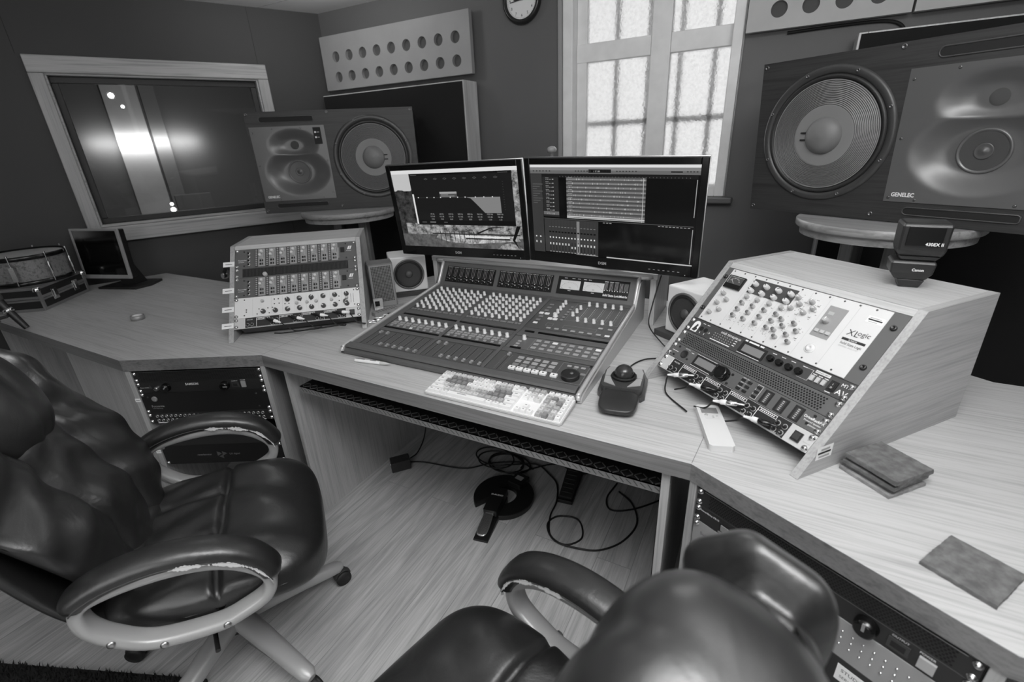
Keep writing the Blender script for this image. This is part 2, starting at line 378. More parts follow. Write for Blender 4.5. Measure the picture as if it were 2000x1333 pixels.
# ---------------------------------------------------------------- acoustic panels
def holed(m, x0, x1, y0, y1, cx, cy, r, z, depth, n=28):
    vs = []; fs = []
    for i in range(n):
        a = 2 * pi * (i + .5) / n; dx, dy = cos(a), sin(a); vs.append((cx + r * dx, cy + r * dy, z))
        t = min(((x1 - cx) / dx) if dx > 1e-9 else ((x0 - cx) / dx) if dx < -1e-9 else 9e9, ((y1 - cy) / dy) if dy > 1e-9 else ((y0 - cy) / dy) if dy < -1e-9 else 9e9)
        vs.append((cx + t * dx, cy + t * dy, z))
    cor = [(x1, y1), (x0, y1), (x0, y0), (x1, y0)]
    for i in range(n):
        j = (i + 1) % n; fs.append((2 * i, 2 * i + 1, 2 * j + 1, 2 * j))
        A, B = vs[2 * i + 1], vs[2 * j + 1]
        if abs(A[0] - B[0]) > 1e-7 and abs(A[1] - B[1]) > 1e-7:
            for q in cor:
                if (abs(A[0] - q[0]) < 1e-7 or abs(A[1] - q[1]) < 1e-7) and (abs(B[0] - q[0]) < 1e-7 or abs(B[1] - q[1]) < 1e-7):
                    vs.append((q[0], q[1], z)); fs.append((2 * i + 1, len(vs) - 1, 2 * j + 1)); break
    m.add(vs, fs, 0)
    ring = [(cx + r * cos(2 * pi * (i + .5) / n), cy + r * sin(2 * pi * (i + .5) / n)) for i in range(n)]
    m.add([(p[0], p[1], z) for p in ring] + [(p[0], p[1], z - depth) for p in ring], [(i, (i + 1) % n, n + (i + 1) % n, n + i)[::-1] for i in range(n)], 0, True)
    m.add([(p[0], p[1], z - depth) for p in ring], [tuple(range(n))], 1)
PANEL = mat('acoustic_panel_face', 178, 0.6, noise=0.04, nscale=8)
def acoustic_panel(M, w, h, xs, ys, label, face=PANEL):
    o = thing('acoustic_panel', label, 'acoustic panel', M, 'perforated acoustic panels on the back wall')
    m = MB(); xe = [0] + [(xs[i] + xs[i + 1]) / 2 for i in range(len(xs) - 1)] + [w]; ye = [0] + [(ys[i] + ys[i + 1]) / 2 for i in range(len(ys) - 1)] + [h]
    for i, x in enumerate(xs):
        for j, y in enumerate(ys): holed(m, xe[i], xe[i + 1], ye[j], ye[j + 1], x, y, 0.031, 0.03, 0.022)
    m.box(0, w, 0, h, 0, 0.006)
    for q in (((0, 0), (w, 0)), ((w, 0), (w, h)), ((w, h), (0, h)), ((0, h), (0, 0))):
        (ax, ay), (bx, by) = q; m.add([(ax, ay, 0.006), (bx, by, 0.006), (bx, by, 0.03), (ax, ay, 0.03)], [(0, 1, 2, 3)])
    m.build('panel_board', [face, mat('hole_fabric', 84, 0.9)], o)
    m = MB(); m.box(w * .12, w * .14, h * .3, h * .7, -0.0345, -0.0005); m.box(w * .86, w * .88, h * .3, h * .7, -0.0345, -0.0005); m.build('wall_bracket', BLACKM, o)
    return o
acoustic_panel(frame((-2.79, YB - 0.035, 1.785), (1, 0, 0), (0, 0, 1)), 1.165, 0.312, [.125 + .1175 * i for i in range(9)], [.073, .19], 'long pale perforated acoustic panel left of the wall clock with two rows of round holes', mat('acoustic_panel_face_shaded', 152, 0.6, noise=0.04, nscale=8))  # left panel face darkened in colour for the weaker light there
acoustic_panel(frame((-0.212, YB - 0.035, 1.808), (1, 0, 0), (0, 0, 1)), 0.575, 0.33, [.118 + .115 * i for i in range(4)], [.073, .19], 'pale perforated acoustic panel immediately right of the daylight window')
acoustic_panel(frame((0.372, YB - 0.035, 1.808), (1, 0, 0), (0, 0, 1)), 0.6, 0.33, [.07 + .115 * i for i in range(5)], [.073, .19], 'second perforated acoustic panel above the right loudspeaker at the far right')
m = MB(); m.tube(bez([(-0.05, YB - .012, 1.797), (0.12, YB - .012, 1.8), (0.3, YB - .012, 1.795), (0.36, YB - .012, 1.76), (0.34, YB - .012, 1.72)]), 0.006)
tag(m.build('wall_cable', BLACKM), 'black cable running along the wall under the right acoustic panel', 'cable')
# bass traps leaning space behind the loudspeakers
def trap(x0, x1, label):
    o = thing('bass_trap', label, 'bass trap', at(x0, 2.52, 0), 'tall bass traps behind the loudspeakers')
    w = x1 - x0
    m = MB(); m.box(0, 0.03, 0, 0.14, 0, 1.745); m.box(w - 0.03, w, 0, 0.14, 0, 1.745); m.box(0.031, w - 0.031, 0, 0.14, 1.725, 1.745); m.box(0.031, w - 0.031, 0, 0.14, 0, 0.02)
    m.build('frame', wood('trap_pine', 195, rot=(0, radians(90), 0), fig=0.2, pores=0.3), o, bevel=0.002)
    m = MB(); m.box(0.008, w - 0.008, -0.006, -0.0005, 0.006, 1.739); m.build('fabric_front', FABRIC, o)
    m = MB(); m.box(0.031, w - 0.031, 0.1, 0.13, 0.021, 1.724); m.build('back_board', BLACKM, o)
trap(-2.73, -1.622, 'tall black fabric bass trap with wooden sides behind the left loudspeaker')
trap(0.2, 1.05, 'tall black fabric bass trap behind the right loudspeaker at the right edge')
# wall clock
ck = thing('wall_clock', 'round wall clock with a white dial, cut off by the top of the photo', 'clock', frame((-1.322, YB - 0.001, 2.1), (1, 0, 0), (0, 0, 1)))
m = MB(); m.lathe([(0.108, 0), (0.112, 0.012), (0.106, 0.03), (0.092, 0.034), (0.086, 0.022)], 48, cap1=False); m.build('clock_rim', mat('clock_rim_paint', 40, 0.25), ck)
m = MB(); m.lathe([(0.0875, 0.001), (0.0875, 0.018)], 48)
m.build('clock_dial', WHITE, ck)
m = MB()
for i in range(1, 13):
    a = pi / 2 - i * pi / 6; m.text(str(i), 0.068 * cos(a), 0.068 * sin(a) - 0.0065, 0.019, 0.0186, 0, 'c')
for i in range(60):
    a = i * pi / 30; m.box(0.078, 0.083, -0.0004, 0.0004, 0.0182, 0.0186, 0, Matrix.Rotation(a, 4, 'Z'))
m.build('numerals', TXTB, ck)
for (L_, wd, ang, z) in ((0.045, 0.003, 176, 0.02), (0.066, 0.002, 186, 0.022)):
    m = MB(); m.box(-0.01, L_, -wd, wd, z, z + 0.001, 0, Matrix.Rotation(radians(ang), 4, 'Z')); m.build('clock_hand', BLACK, ck)
# ---------------------------------------------------------------- desk
def arc_outline():
    return [(-3.70, 0.69), (-2.02, 0.691), (-1.558, 0.936), (-0.073, 0.929), (0.389, 0.684), (1.9, 0.684), (1.72, 1.62), (0.62, 1.645), (0.02, 2.06), (-1.62, 2.06), (-1.86, 1.545), (-3.33, 1.545)]
desk = thing('studio_desk', 'long angled oak studio desk carrying the mixing console and the rack cabinets', 'desk', at(0, 0, 0))
P = arc_outline(); n = len(P); m = MB()
vs = [(p[0], p[1], Z - .045) for p in P] + [(p[0], p[1], Z) for p in P]
m.add(vs, [tuple(range(n, 2 * n))], 0); m.add(vs, [tuple(range(n))[::-1]], 1); m.add(vs, [(i, (i + 1) % n, n + (i + 1) % n, n + i) for i in range(n)], 1)
m.build('worktop', [W_DESK, W_EDGE], desk)
m = MB()
for (x, y) in ((-1.558, .938), (-.073, .931)):
    d = 1 if x > -1 else -1
    m.add([(x, y, Z + .0004), (x + .0012, y, Z + .0004), (x + .0012 + d * .055, y + .62, Z + .0004), (x + d * .055, y + .62, Z + .0004)], [(0, 1, 2, 3)])
m.build('board_joint', mat('joint_line', 96, 0.6), desk)  # thin dark joint line between the worktop boards
m = MB(); m.box(-1.498, -1.48, 0.965, 1.9, 0.0, Z - .0455); m.build('side_panel', W_PANEL, desk, bevel=.001)
m = MB(); m.box(-0.135, -0.115, 0.945, 1.9, 0.0, Z - .0455); m.build('side_panel', W_PANEL, desk, bevel=.001)
m = MB(); m.box(-1.479, -0.136, 1.86, 1.878, 0.0, Z - .0455); m.build('light_block_panel', mat('light_block_board', 70, 0.7), desk)  # board added to stop light leaking in behind the desk
m = MB(); m.box(-2.62, -2.03, 0.73, 0.748, 0.0, Z - .0455); m.build('front_panel', W_PANEL, desk, bevel=.001)
m = MB(); m.box(-3.42, -3.40, 0.75, 1.5, 0.0, Z - .0455); m.build('side_panel', W_PANEL, desk)
# keyboard tray with tread-plate front
tr = thing('keyboard_tray', 'sliding tray with tread plate lip under the front edge of the desk', 'tray', at(-1.42, 0.962, 0.607))
TREAD = mat('tread_plate', 150, 0.42, 0.5); TREAD_SHADED = mat('tread_plate_shaded', 40, 0.45, 0.4)  # shade under the desk edge painted into the darker tray top
m = MB(); m.box(0, 1.281, 0.004, 0.46, 0.0, 0.019); m.build('tray_board', mat('tray_board_dark', 46, 0.6), tr)
m = MB(); m.box(0, 1.281, 0.0, 0.0035, 0.0, 0.0225, 0); m.box(0, 1.281, 0.0, 0.13, 0.0195, 0.0225, 1)
for i in range(72):
    x = 0.012 + i * 0.0178
    T = Matrix.Translation((x, -0.0006, 0.0113)) @ Matrix.Rotation(radians(38 if i % 2 else 52), 4, 'Y'); m.box(-.009, .009, -.0006, .001, -.0012, .0012, 2, T)
    for r in range(2):
        T = Matrix.Translation((x, 0.008 + r * .015, 0.023)) @ Matrix.Rotation(radians(45 if (i + r) % 2 else -45), 4, 'Z'); m.box(-.009, .009, -.0014, .0014, -.0008, .0008, 3, T)
m.build('tread_plate_lip', [TREAD, TREAD_SHADED, mat('tread_bar', 84, .5), DGREY], tr)  # darker diagonal bars of the tread pattern on the lip
for x in (0.02, 1.25):
    m = MB(); m.box(x, x + .012, .06, .4, .0228, .0868); m.build('runner', CHAR, tr)

# ---------------------------------------------------------------- rack gear builders (x right, y up, z out of the panel)
U = 0.04445; RW = 0.4826
def screws(o, h, n=2, r=0.0055, m_=CHROME):
    ys = (0.008, h - 0.008) if n == 2 else [0.008 + (h - .016) * i / (n - 1) for i in range(n)]
    for x in (0.008, RW - 0.008):
        for y in ys:
            q = MB(); q.lathe([(r * 1.25, 0.0003), (r * 1.25, 0.0015), (r, 0.0017), (r * .95, 0.0045), (r * .5, 0.0058), (0, 0.006)], 14, T=Matrix.Translation((x, y, 0)))
            q.box(x - r * .6, x + r * .6, y - .0006, y + .0006, .0052, .0062, 1); q.build('rack_screw', [m_, BLACK], o)
def unit(name, label, M, nu, panel, depth=0.2, scr=2, group=None, case=None):
    o = thing(name, label, 'rack unit', M, group); h = nu * U - 0.0008
    m = MB(); m.box(0.0005, RW - 0.0005, 0, h, -0.003, 0); m.build('front_panel', panel, o, bevel=0.0006, seg=1)
    if depth > 0.01:
        m = MB(); m.box(0.022, RW - 0.022, 0.002, h - 0.002, -depth, -0.0035); m.build('chassis', case or CHAR, o)
    if scr: screws(o, h, scr)
    return o
def knobs(o, pts, r, h, mats, name='knob', n=14, mark=True, taper=.85, ang=None, z=0.0):
    for (x, y) in pts:
        m = MB(); m.knob(0, 0, 0.0003, r, h, n, 0, 1 if mark else None, random.uniform(-2.2, 2.2) if ang is None else ang, taper); m.build(name, mats, o, Matrix.Translation((x, y, z)))
def letters(o, items, m=TXTW, name='lettering'):
    q = MB()
    for it in items: q.text(*it)
    return q.build(name, m, o)
def buttons(o, rects, m, name='button', h=0.003):
    for (x, y, w, hh) in rects:
        q = MB(); q.box(x - w / 2, x + w / 2, y - hh / 2, y + hh / 2, 0.0002, h); q.build(name, m, o)
def mesh_vent(o, x0, x1, y0, y1, s=0.0055, hex_=True):
    """perforated strip: dark openings between a light web"""
    m = MB(); r = 0; y = y0 + s * .5
    while y < y1 - s * .3:
        x = x0 + s * (.5 if r % 2 == 0 else 1.0)
        while x < x1 - s * .3:
            k = 6 if hex_ else 4
            pts = [(x + s * .37 * cos(2 * pi * i / k + pi / 6), y + s * .37 * sin(2 * pi * i / k + pi / 6)) for i in range(k)]
            m.poly(pts, 0.0005); x += s
        y += s * .866; r += 1
    m.build('vent_grille', mat('vent_hole', 6, 0.9), o)

# ---------------------------------------------------------------- pedestals under the desk
def bay(o, ang):
    """frame of an under-desk rack bay: x along the front, y up, z toward the viewer"""
    a = radians(ang); return frame((o[0], o[1], 0), (cos(a), sin(a), 0), (0, 0, 1))
def pedestal(B, label):
    o = thing('rack_pedestal', label, 'rack cabinet', B)
    H = Z - .0455
    for x in (0.0, 0.505):
        m = MB(); m.box(x, x + .018, 0, H, -0.56, -0.003); m.build('side_panel', W_RACKY, o, bevel=.001)
    m = MB(); m.box(0.0185, .5045, 0.0, .02, -.56, -.06); m.build('bottom_board', W_RACK, o)
    m = MB(); m.box(0.0185, .5045, 0.021, H, -.56, -.55); m.build('back_board', BLACKM, o)
    return o
BL = bay((-2.02, 0.691), 27.9); BR = bay((-0.073, 0.929), -28.0)
pdl = pedestal(BL, 'oak rack pedestal under the left bend of the desk behind the left chair'); pedestal(BR, 'oak rack pedestal under the right bend of the desk behind the right chair')
m = MB()
for z in (.565, .33): m.box(-.001, .0185, z, z + .014, -.0028, -.0018, 0); m.box(.002, .016, z + .006, z + .0075, -.0018, -.0014, 1)
m.build('label_tape', [PAPER, TXTB], pdl)
ZF = -0.007
def slot(B, top, nu): return B @ Matrix.Translation((0.0202, top - nu * U, ZF))
ZT = 0.6885
PANELD = mat('panel_black', 34, 0.45); PANELC = mat('panel_charcoal', 58, 0.45)
# left bay
o = unit('vent_panel', 'black mesh vent panel topmost in the left pedestal', slot(BL, ZT, 1), 1, PANELD, 0.01)
mesh_vent(o, .022, RW - .022, .003, U - .004, .0062)
m = MB(); m.box(0.01, RW - .01, U - .0022, U - .001, -.0005, .003); m.build('bright_lip', STEEL, o)
o = unit('power_conditioner', 'black power conditioner lettered SAMSON in the left pedestal', slot(BL, ZT - U, 1), 1, PANELD)
knobs(o, [(.112, .022), (.335, .022)], .017, .018, [GLOSSB, MGREY], 'dimmer_knob', 20); knobs(o, [(.078, .02)], .009, .014, [STEEL, BLACK])
buttons(o, [(.405, .024, .016, .024)], mat('lit_switch', 150, 0.4), 'power_switch', .005); buttons(o, [(.052, .024, .008, .012)], CHAR, 'switch')
m = MB(); m.box(.36, .388, .012, .032, .0003, .003); m.box(.366, .382, .017, .027, .003, .0035, 1); m.build('mains_socket', [CHAR, BLACKM], o)
letters(o, [('SAMSON', .21, .027, .0125, .0006, 0, 'c', .02), ('Power distribution', .012, .02, .0058), ('OUTPUT', .361, .035, .006), ('POWER', .395, .038, .0055)])
o = unit('converter_unit', 'blank black two-unit converter box with small lettering in the left pedestal', slot(BL, ZT - 2 * U, 2), 2, mat('panel_black_satin', 26, 0.4))
m = MB(); m.lathe([(.011, .0003), (.011, .003), (.008, .004), (0, .0035)], 20, T=Matrix.Translation((.05, .062, 0))); m.build('badge', MGREY, o)
letters(o, [('Focusrite', .028, .026, .013), ('audio engineering', .029, .019, .0055)], TXTG)
knobs(o, [(.44, .07), (.44, .016), (.026, .07)], .0035, .003, [CHAR, BLACK], 'bolt', 10, False)
o = unit('patchbay', 'patchbay with two rows of jack sockets in the left pedestal', slot(BL, ZT - 4 * U, 1), 1, PANELD)
for r in range(2):
    for i in range(24):
        m = MB(); x = .036 + i * .0178; y = .013 + r * .018; m.lathe([(.0062, .0003), (.0062, .003), (.0036, .0036), (.0034, .001)], 12, T=Matrix.Translation((x, y, 0)), cap1=False, cap0=False); m.lathe([(.0034, .0008), (0, .0008)], 12, 1, T=Matrix.Translation((x, y, 0))); m.build('jack_socket', [STEEL, BLACKM], o)
m = MB(); m.box(.03, RW - .03, .0006, .0034, .0002, .0008); m.build('label_strip', PAPER, o)
o = unit('effects_unit', 'black rack unit with an emblem in the middle, low in the left pedestal', slot(BL, .36, 2), 2, mat('panel_black_eff', 24, 0.4))
m = MB(); m.lathe([(.012, .0003), (.012, .0008)], 3, 0, Matrix.Translation((.222, .044, 0))); m.lathe([(.012, .0003), (.012, .0008)], 3, 0, Matrix.Translation((.243, .044, 0))); m.lathe([(.011, .0004), (.011, .0009)], 3, 0, Matrix.Translation((.2325, .03, 0)) @ Matrix.Rotation(pi / 3, 4, 'Z')); m.build('emblem', mat('emblem_grey', 90, 0.5), o)
letters(o, [('reverberator', .135, .038, .011), ('LX digital', .265, .038, .011)], TXTG)
m = MB()
for k in range(5):
    m.tube(bez([(.06 + .05 * k, .02, -.1), (.1 + .06 * k, .05 + .02 * sin(k), -.02), (.16 + .05 * k, .02 + .01 * k, -.03), (.2 + .05 * k, .05, -.16)], 6), .006)
tag(m.build('cable_bundle', mat('cable_grey', 46, 0.6), None, BL @ Matrix.Translation((.03, .362, ZF - .03))), 'tangle of dark cables lying in the gap of the left pedestal', 'cable')
# right bay
o = unit('vent_panel', 'black mesh vent panel topmost in the right pedestal', slot(BR, ZT, 1), 1, PANELD, 0.01)
mesh_vent(o, .03, RW - .03, .003, U - .004, .0058)
m = MB(); m.box(0.02, RW - .02, U - .0022, U - .001, -.0005, .003); m.build('bright_lip', STEEL, o)
o = unit('power_conditioner', 'black power conditioner with a big round dimmer knob in the right pedestal', slot(BR, ZT - U, 1), 1, PANELD)
knobs(o, [(.116, .022)], .0105, .014, [STEEL, BLACK]); knobs(o, [(.345, .022)], .0185, .02, [GLOSSB, MGREY], 'dimmer_knob', 24)
m = MB(); m.lathe([(.0135, .0002), (.0135, .0006)], 24, T=Matrix.Translation((.116, .022, 0))); m.build('knob_ring', TXTW, o)
m = MB(); m.box(.375, .405, .010, .032, .0003, .003); m.box(.38, .40, .015, .027, .003, .0035, 1); m.build('mains_socket', [CHAR, BLACKM], o)
m = MB(); m.box(.062, .088, .01, .032, .0002, .001); m.box(.066, .084, .014, .028, .001, .003, 1); m.build('breaker_switch', [BLACKM, MGREY], o)
buttons(o, [(.428, .021, .022, .022)], mat('lit_switch_b', 165, 0.4), 'power_switch', .005)
letters(o, [('PowerBrite PB10', .012, .031, .0068, .0006, 0, 'l', .01), ('PRESS TO', .06, .0045, .005), ('OUTPUT', .378, .035, .006), ('POWER', .415, .036, .006)])
PSIL = mat('panel_silver', 165, 0.4, 0.35)
o = unit('power_supply', 'silver two-unit power supply panel with a round vent in the right pedestal', slot(BR, ZT - 2 * U, 2), 2, PSIL)
m = MB(); m.lathe([(.0135, .0002), (.0135, .0012), (.012, .0006), (0, .0006)], 24, T=Matrix.Translation((.108, .036, 0))); m.build('round_vent', BLACKM, o)
q = MB()
for r in range(3):
    for i in range(10): q.lathe([(.0026, .0002), (.002, .0016), (0, .0018)], 8, T=Matrix.Translation((.3 + i * .0165, .03 + r * .016, 0)))
q.build('vent_dimples', CHROME, o)
letters(o, [('Solid State Logic', .02, .055, .011)], mat('panel_grey_print', 96, 0.6))
o = unit('power_amplifier', 'black two-unit box with a white sticker low in the right pedestal', slot(BR, ZT - 4 * U, 2), 2, PANELD)
m = MB(); m.box(.325, .405, .035, .075, .0002, .0008); m.build('sticker', PAPER, o); letters(o, [('STUDIO', .332, .06, .011, .001), ('SERVICE', .332, .045, .009, .001)], TXTB)
o = unit('patch_unit', 'silver single-unit panel below the black box in the right pedestal', slot(BR, ZT - 6 * U, 1), 1, PSIL)
knobs(o, [(.05 + .04 * i, .022) for i in range(8)], .007, .01, [BLACK, TXTW])
# ---------------------------------------------------------------- slanted rack cabinets standing on the desk
TH = radians(48.35)
def slant_cab(o, ang, label, tape):
    a = radians(ang); M = frame((o[0], o[1], Z + .0006), (cos(a), sin(a), 0), (-sin(a), cos(a), 0))
    c = thing('slanted_rack_cabinet', label, 'rack cabinet', M, 'slanted oak rack cabinets on the desk')
    prof = [(0, 0), (.286, .3215), (.541, .3215), (.549, 0)]
    for x in (0.0, 0.502):
        m = MB(); T = Matrix(((0, 0, 1, x), (1, 0, 0, 0), (0, 1, 0, 0), (0, 0, 0, 1))); m.prism(prof, 0, .018, 0, T); m.build('side_panel', W_RACKY, c, bevel=.0012)
    m = MB(); m.add([(.0183, .291, .3213), (.5017, .291, .3213), (.5017, .5405, .3213), (.0183, .5405, .3213), (.0183, .291, .3035), (.5017, .291, .3035), (.5017, .5405, .3035), (.0183, .5405, .3035)],
        [(0, 1, 2, 3), (7, 6, 5, 4), (4, 5, 1, 0), (5, 6, 2, 1), (6, 7, 3, 2), (7, 4, 0, 3)]); m.build('top_panel', W_RACK, c, bevel=.001)
    m = MB(); T = frame((.0183, .2737, .3077), (1, 0, 0), (0, cos(TH), sin(TH))); m.box(0, .4834, 0, .0175, -.012, 0, 0, T); m.build('front_rail', W_RACK, c, bevel=.0008)
    m = MB(); m.box(.0185, .5015, .522, .532, .003, .300); m.build('back_panel', BLACKM, c)
    return c, M
def slantM(M, s): return M @ frame((.0187, s * cos(TH), s * sin(TH)), (1, 0, 0), (0, cos(TH), sin(TH)))
S0 = 0.0565
def dep(s): return max(0.02, min(0.17, 1.12 * s - 0.014))
cabR, MR_ = slant_cab((-0.2702, 1.2948), -39.5, 'oak rack cabinet with a slanted front on the right half of the desk', None)
cabL, ML_ = slant_cab((-1.7795, 0.956), 40.0, 'oak rack cabinet with a slanted front on the left half of the desk', None)
# stickers on the cabinets
m = MB(); T = frame((.5203, .022, .034), (0, 1, 0), (0, 0, 1)); m.rect(.02, .068, .0, .032, .0004, 0, T); m.rect(.025, .063, .013, .018, .0008, 1, T); m.rect(.032, .058, .021, .026, .0008, 2, T); m.rect(.028, .06, .004, .009, .0008, 2, T)
m.build('sticker', [PAPER, TXTB, TXTG], cabR)
WP = mat('xrack_white', 208, 0.45); TAPE = mat('white_tape', 236, 0.6)
for s in (.335, .215, .132, .062):
    m = MB(); T = frame((-.004, s * cos(TH), s * sin(TH)), (1, 0, 0), (0, cos(TH), sin(TH))); m.box(-.021, .022, 0, .022, .0012, .002, 0, T); m.box(-.012, .014, .0095, .0115, .002, .0024, 1, T); m.build('label_tape', [TAPE, TXTB], cabL)
KG = mat('knob_grey', 165, 0.45); KGD = mat('knob_dark_top', 92, 0.45); KP = mat('knob_pale', 205, 0.45)
# ---- right cabinet, from the bottom up: each unit starts at s
def su(k): return S0 + k * U
def rp(y, k): return y + 8 * U - k * U    # measured from the top of the stack -> inside unit starting k units up
# 1 headphone amplifier
def headphone_amp(M, label, s, endm):
    o = unit('headphone_amplifier', label, M, 1, endm, dep(s), 2, 'headphone distribution amplifiers in the slanted cabinets')
    m = MB(); m.box(.040, .4235, .0015, U - .002, .0003, .0016); m.build('control_strip', mat('strip_black', 34, 0.45), o)
    q = MB(); fr = .0007
    q.box(.0395, .041, .001, U - .0015, .0016, .0022)
    for i in range(4):
        x = .082 + i * .0855
        q.box(x, x + .0012, .003, U - .004, .0016, .0022); q.box(x, x + .05, U - .006, U - .0045, .0016, .0022); q.box(x, x + .05, U - .0135, U - .0125, .0016, .0022); q.box(x + .049, x + .05, U - .0125, U - .0046, .0016, .0022)
        for j in range(8): q.box(x + .006 + j * .005, x + .0085 + j * .005, U - .011, U - .0075, .0016, .0021)
        q.text('OUTPUT', x + .054, .003, .0038, .0018)
    q.text('MASTER', .047, U - .012, .006, .0018); q.box(.05, .42, .002, .0026, .0016, .0021)
    q.build('panel_print', TXTW, o)
    pts = [(.05, .0135), (.066, .0135)]
    for i in range(4):
        x = .082 + i * .0855; pts += [(x + .058, .027), (x + .076, .027), (x + .058, .0105), (x + .076, .0105)]
    for (x, y) in pts:
        m = MB(); m.knob(0, 0, .0017, .0048, .009, 12, 0, 1, random.uniform(-2, 2)); m.lathe([(.0052, .0017), (.0068, .0017), (.0068, .002), (.0052, .002)], 16, 1, cap0=False, cap1=False); m.build('level_knob', [BLACK, TXTG], o, Matrix.Translation((x, y, 0)))
    m = MB(); m.box(.438, .458, .010, .033, .0003, .0035); m.box(.441, .455, .014, .030, .0035, .005, 1); m.build('power_switch', [BLACK, CHAR], o)
    m = MB(); m.lathe([(.003, .0002), (.003, .0006)], 3, 0, Matrix.Translation((.471, .028, 0))); m.text('BEHRINGER', .4635, .018, .003, .0006); m.build('emblem', TXTG, o)
    return o
HM = mat('brushed_light_panel', 205, 0.38, 0.25)
headphone_amp(slantM(MR_, su(0)), 'pale ended headphone amplifier at the bottom of the right slanted cabinet', su(0), HM)
# 2 loudspeaker processor
s = su(1); PD = mat('panel_slate', 86, 0.45)
o = unit('loudspeaker_processor', 'grey loudspeaker processor with a big black data wheel in the right slanted cabinet', slantM(MR_, s), 1, PD, dep(s), 2)
for c in (MR_,): pass
m = MB(); m.box(.1, .18, .004, U - .004, .0003, .0025); m.box(.108, .172, .012, .033, .0025, .003, 1); m.build('display', [BLACK, LCD], o)
m = MB(); m.knob(0, 0, .0004, .0195, .02, 32, 0, None, 0, .92); m.lathe([(.005, .0204), (.0045, .0197), (0, .0194)], 14, 1, Matrix.Translation((.009, .006, 0))); m.build('data_wheel', [GLOSSB, CHAR], o, Matrix.Translation((.2045, .0215, 0)))
m = MB(); m.lathe([(.0125, .0003), (.0125, .0012), (.0105, .0016), (.009, .0004), (0, .0004)], 24); m.build('xlr_socket', [mat('socket_dark', 40, .4)], o, Matrix.Translation((.06, .0215, 0)))
bt = []
for r in range(3):
    for c in range(2): bt.append((.262 + c * .019, .009 + r * .0125, .011, .006))
    bt.append((.309, .009 + r * .0125, .011, .006))
buttons(o, bt, BLACK)
for i, x in enumerate((.3375, .3775, .4165)):
    m = MB(); m.box(x - .012, x + .012, .003, .039, .0003, .001, 0); m.box(x - .006, x + .007, .006, .035, .001, .0014, 1)
    for j in range(6): m.box(x - .002, x + .003, .008 + j * .0045, .0105 + j * .0045, .0014, .0018, 2)
    m.build('level_meter', [BLACK, CHAR, TXTG], o)
q = MB(); q.box(.1, .172, U - .0055, U - .0045, .0026, .003); q.box(.1, .17, .0035, .0045, .0026, .003); q.box(.302, .3025, .003, .041, .0003, .0008); q.box(.3165, .317, .003, .041, .0003, .0008); q.box(.302, .317, .003, .0036, .0003, .0008); q.box(.302, .317, .0404, .041, .0003, .0008)
q.text('DriveRackPX', .432, .024, .0085, .0006, 0, 'l', .02); q.text('Powered Speaker', .436, .017, .0055); q.text('Optimizer', .446, .01, .0055); q.text('RTA MIC', .052, .037, .005)
for r in range(3): q.text('MENU  EDIT', .257, .0135 + r * .0125, .0036)
q.box(.012, .036, .019, .0205, .0003, .0008); q.box(.078, .088, .034, .0355, .0003, .0008)
q.build('panel_print', TXTW, o)
knobs(o, [(.452, .035), (.447, .013), (.03, .036), (.012, .008), (.027, .008), (.078, .012), (.228, .033), (.228, .006)], .0032, .003, [BLACK, BLACK], 'bolt', 10, False)
# 3 vent
s = su(2)
o = unit('vent_panel', 'grey mesh vent panel between two devices in the right slanted cabinet', slantM(MR_, s), 1, PD, 0.01, 2)
mesh_vent(o, .02, .452, .0035, U - .004, .0066)
# 4 midi interface
s = su(3)
o = unit('midi_interface', 'dark midi interface lettered midi timepiece and MTP AV in the right slanted cabinet', slantM(MR_, s), 1, mat('panel_iron', 62, 0.45), dep(s), 2)
m = MB(); m.prism([(.020, .004), (.043, .004), (.043, .024)] + [(.0315 + .0115 * cos(radians(a)), .026 + .0125 * sin(radians(a))) for a in range(0, 181, 20)] + [(.020, .024)], .0002, .0008)
m.prism([(.025, .008), (.033, .03), (.038, .026), (.036, .019), (.041, .014), (.036, .006)], .0008, .0012, 1); m.build('badge', [TXTW, CHAR], o)
m = MB(); m.box(.193, .268, .006, .036, .0003, .002); m.box(.203, .262, .010, .030, .002, .0024, 1); m.build('display', [BLACK, LCD], o)
knobs(o, [(.286, .0215), (.311, .0205), (.337, .02), (.362, .0205)], .0088, .011, [GLOSSB, GLOSSB], 'encoder_knob', 20, False)
buttons(o, [(.3955, .0195, .0085, .013), (.409, .0195, .0085, .013), (.4225, .0195, .0085, .013)], LGREY, 'button', .004)
m = MB(); m.box(.4345, .4505, .009, .033, .0003, .003); m.box(.437, .448, .012, .03, .003, .0045, 1); m.text('I', .4415, .022, .006, .0047, 2); m.text('O', .4405, .0145, .0055, .0047, 2); m.build('power_switch', [BLACKM, BLACK, TXTW], o)
m = MB()
for x in (.054, .070): m.lathe([(.0065, .0003), (.0065, .001), (.005, .0002), (0, .0002)], 20, 0, Matrix.Translation((x, .021, 0)))
m.build('midi_socket', BLACKM, o)
m = MB(); m.lathe([(.0042, .0003), (.0042, .0025), (.0024, .003)], 14, 0, Matrix.Translation((.084, .0165, 0)), cap1=False); m.lathe([(.0024, .0012), (0, .0012)], 12, 1, Matrix.Translation((.084, .0165, 0))); m.build('jack_socket', [STEEL, BLACKM], o)
q = MB(); q.text('midi timepiece', .117, .031, .0115); q.text('MTP', .455, .028, .0115); q.text('AV', .453, .008, .0185)
for r in range(3):
    for c in range(8): q.box(.101 + c * .0085, .104 + c * .0085, .0115 + r * .0068, .0125 + r * .0068, .0003, .0008)
    q.box(.17, .178, .0115 + r * .0068, .0135 + r * .0068, .0003, .0008)
q.box(.098, .166, .0045, .0068, .0003, .0008); q.box(.193, .262, .003, .0042, .0003, .0008)
